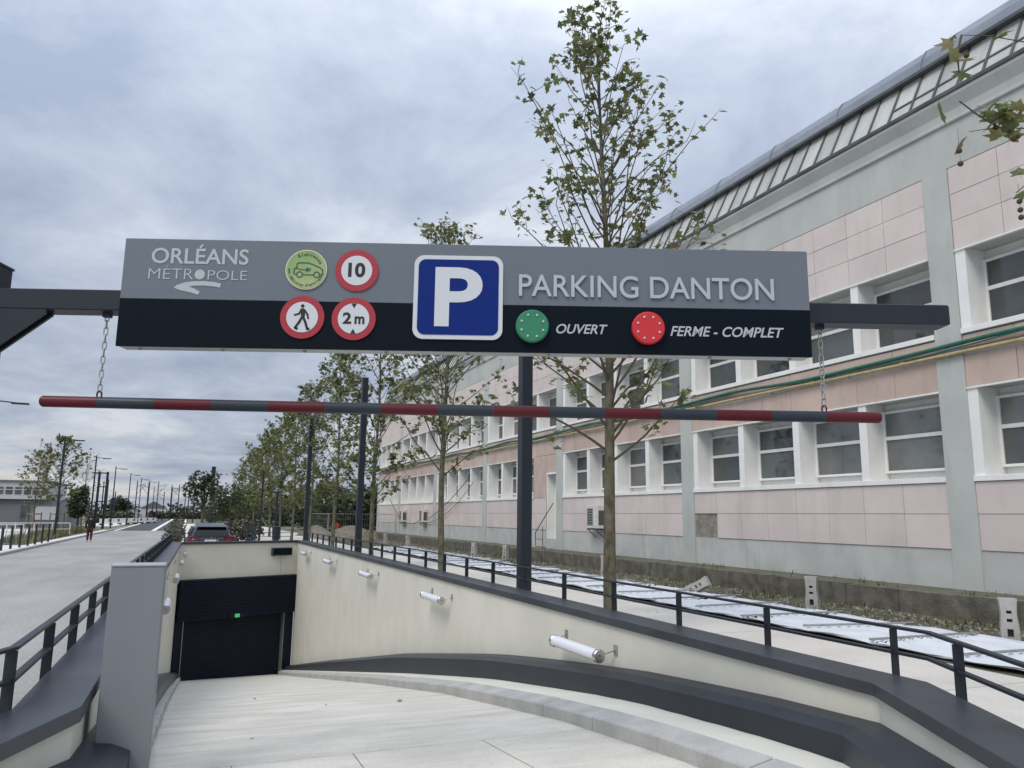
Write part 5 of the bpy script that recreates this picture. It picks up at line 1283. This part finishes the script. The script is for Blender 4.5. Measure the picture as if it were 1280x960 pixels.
mass('hedge', 'brown hedge closing the end of the asphalt road', 'hedge', [(-11 + k * 1.6, 266, 0.8, 1.6, 1.5, 1.6) for k in range(13)], 2600, 0.5, M_hedge, 64, 'stuff')
mass('round_tree', 'round dark tree on the horizon left of the road', 'tree', [(-19.2, 250, 4.2, 2.6, 2.6, 2.2), (-17.5, 250, 3.6, 2.0, 2.0, 1.8)], 1200, 0.42, M_leafd, 65, trunk=(-19, 250, 0))
blobs = []
for k in range(60):
    x = -140 + k * 7.0 + mr.uniform(-3, 3); hgt = mr.uniform(2.0, 4.2); blobs.append((x, 345 + mr.uniform(-15, 15), hgt * 0.8, 6.5, 4, hgt))
mass('far_trees', 'low belt of trees along the horizon', 'trees', blobs, 9000, 1.0, M_leafd, 66, 'stuff')
# planting and street furniture behind the head wall
mass('broadleaf_tree', 'dark leafy tree behind the parked car', 'tree', [(0.5, 61, 4.3, 0.85, 0.9, 0.75), (-0.1, 61, 3.6, 0.7, 0.8, 0.6), (1.2, 61, 3.9, 0.8, 0.8, 0.7), (0.7, 61, 3.0, 0.9, 0.8, 0.6), (1.5, 61, 4.6, 0.5, 0.5, 0.4)], 1000, 0.15, M_leafd, 71, trunk=(0.8, 61, 0))
mass('broadleaf_tree', 'leafy tree right of the dark one behind the parked car', 'tree', [(2.5, 64, 3.2, 1.1, 1.1, 1.0), (3.0, 64, 2.4, 1.2, 1.1, 0.9), (1.9, 64, 2.2, 0.9, 1.0, 0.8)], 900, 0.15, M_leafd, 72, trunk=(2.5, 64, 0))
mass('broadleaf_tree', 'slender pale tree above the hedge behind the head wall', 'tree', [(4.0, 78, 4.6, 0.5, 0.5, 1.6), (4.1, 78, 3.0, 0.9, 0.9, 0.9)], 700, 0.17, M_leaf, 73, trunk=(4.0, 78, 0))
mass('broadleaf_tree', 'small loose tree left of the far plane trees', 'tree', [(5.2, 84, 3.6, 1.1, 1.0, 1.1), (6.0, 84, 2.8, 1.0, 1.0, 0.9), (4.6, 84, 2.4, 0.9, 0.9, 0.8)], 900, 0.19, M_leaf, 74, trunk=(5.2, 84, 0))
mass('shrub', 'reddish shrub left of the parked car', 'shrub', [(-0.75, 43, 0.65, 0.5, 1.2, 0.65), (-0.70, 46, 0.8, 0.5, 1.2, 0.7), (-0.65, 50, 0.9, 0.5, 1.4, 0.7)], 1100, 0.10, M_hedge, 75, 'stuff')
mass('hedge', 'brown hedge right of the parked car', 'hedge', [(2.2 + 0.35 * k, 55 + k * 0.5, 0.75, 0.7, 0.9, 0.8) for k in range(7)], 1700, 0.12, M_hedge, 76, 'stuff')
mass('far_wood', 'dark wood behind the plane trees at the end of the pavement', 'trees', [(5 + 2.4 * k + mr.uniform(-1, 1), 128 + mr.uniform(-8, 8), 2.2, 2.6, 3, 3.0 + mr.uniform(-1, 0.8)) for k in range(14)], 7000, 0.42, M_leafd, 77, 'stuff')
mass('far_wood', 'dark trees between the row of plane trees and the far corner of the building', 'trees', [(13 + 2.2 * k, 96 + mr.uniform(-4, 4), 2.6, 2.4, 3, 3.0 + mr.uniform(-0.6, 0.6)) for k in range(6)], 5000, 0.32, M_leafd, 78, 'stuff')
for k, (x, y) in enumerate(((3.0, 45.5), (3.3, 46.5), (3.55, 47.8), (3.9, 49.2), (3.2, 44.6))):
    t = thing('bollard', f'{["first", "second", "third", "fourth", "fifth"][k]} dark bollard in the cluster behind the head wall railing', 'bollard', (x, y, 0.005), 'dark bollards behind the head wall')
    MB().box(-0.045, 0.045, -0.045, 0.045, 0, 1.35).local('post', M_navy, t, bevel=0.006); MB().box(-0.05, 0.05, -0.05, 0.05, 1.352, 1.38).local('cap', M_navy, t)
for k, (x, y, h, w) in enumerate(((4.15, 52, 4.6, 0.05), (4.6, 47, 3.2, 0.06), (1.49, 67, 5.6, 0.15))):
    t = thing('slim_post', ['slim dark post left of the far plane trees', 'dark post beside the litter bin', 'broad dark post rising above the tree behind the car'][k], 'post', (x, y, 0.005))
    MB().box(-w, w, -w, w, 0, h).local('shaft', M_navy, t, bevel=0.006); MB().box(-w - 0.02, w + 0.02, -w - 0.02, w + 0.02, h, h + 0.04).local('cap', M_navy, t)
bn = thing('litter_bin', 'dark litter bin on a post behind the head wall', 'litter bin', (4.62, 46.7, 0.005))
MB().tube([(0, 0, 0.45), (0, 0, 0.95), (0, 0, 1.2)], [0.19, 0.22, 0.22], 12).local('bin', M_navy, bn); MB().tube([(0, 0, 1.2), (0, 0, 1.26)], [0.23, 0.10], 12).local('lid', M_navy, bn); MB().tube([(0, 0, 0), (0, 0, 0.45)], 0.06, 8).local('foot', M_navy, bn)
# building site beyond the sheets: rubble heap and mesh fence
def heap(label, cx, cy, rx, ry, h, seed):
    mb = MB(); n, m_ = 18, 8; rr = random.Random(seed); ring = []
    for j in range(m_ + 1):
        f = j / m_; row = []
        for i in range(n):
            a = 2 * math.pi * i / n; q = 1 + 0.22 * noise.noise(Vector((math.cos(a) * 1.5, math.sin(a) * 1.5, seed + f)))
            row.append((cx + rx * f * q * math.cos(a), cy + ry * f * q * math.sin(a), max(0.0, h * (1 - f ** 1.5) + 0.16 * noise.noise(Vector((f * 5 + i, seed, j)))) + 0.0))
        ring.append(row)
    for j in range(m_):
        for i in range(n): mb.face([ring[j][i], ring[j][(i + 1) % n], ring[j + 1][(i + 1) % n], ring[j + 1][i]])
    o = mb.build('rubble_heap', mat('rubble', (0.24, 0.205, 0.155), 0.95, col2=(0.12, 0.105, 0.075), scale=3, bump=0.8, bscale=10)); tag(o, label, 'rubble heap')
heap('sandy rubble heap behind the third plane tree', 12.6, 66, 2.6, 4.5, 1.05, 3)
heap('lower rubble heap behind the mesh fence', 10.9, 74, 1.8, 4.0, 0.9, 5)
for k, (x0, y0, x1, y1) in enumerate(((9.9, 61.5, 13.2, 62.5), (13.2, 62.5, 16.0, 64.5), (9.2, 66, 10.0, 61.6))):
    t = thing('mesh_fence', ['temporary mesh fence panel with a red sign in front of the rubble heap', 'temporary mesh fence panel next to the far corner of the building', 'temporary mesh fence panel turned towards the trees'][k], 'fence', (x0, y0, 0.0), 'temporary mesh fences')
    a, b = Vector((x0, y0, 0)), Vector((x1, y1, 0))
    for q in (a, b): MB().tube([q, q + Vector((0, 0, 2.0))], 0.025, 6).build('upright', M_galv, t)
    for z in (0.15, 2.0): MB().tube([a + Vector((0, 0, z)), b + Vector((0, 0, z))], 0.022, 6).build('rail', M_galv, t)
    wr = MB()
    for i in range(1, 16): q = a.lerp(b, i / 16); wr.tube([q + Vector((0, 0, 0.15)), q + Vector((0, 0, 2.0))], 0.005, 4, False)
    for z in (0.6, 1.1, 1.6): wr.tube([a + Vector((0, 0, z)), b + Vector((0, 0, z))], 0.005, 4, False)
    struct(wr.build('mesh', M_galv, t), 'stuff')
    if k == 0: disc(x0 + 0.7, 1.1, 0.22, y0 + 0.05, y0 + 0.08, 20).build('sign_plate', M_orange, t)
# dead leaves on the ramp and pavement
rl = random.Random(31)
for k in range(14):
    x, y = (rl.uniform(0.6, 2.6), rl.uniform(6.5, 14)) if k < 4 else (rl.uniform(4.8, 9.6), rl.uniform(3.5, 20))
    z = zf(y) + 0.006 if k < 4 else 0.014
    o = link('fallen_leaf', leaf_me[1][k % 5], None, (x, y, z), (rl.uniform(2.8, 3.4), rl.uniform(-0.3, 0.3), rl.uniform(0, 6))); sc_ = rl.uniform(0.03, 0.055); o.scale = (sc_, sc_, sc_)
    tag(o, 'small dry fallen leaf lying on the ramp' if k < 4 else 'small dry fallen leaf lying on the right pavement', 'leaf', 'fallen leaves on the ramp' if k < 4 else 'fallen leaves on the pavement')
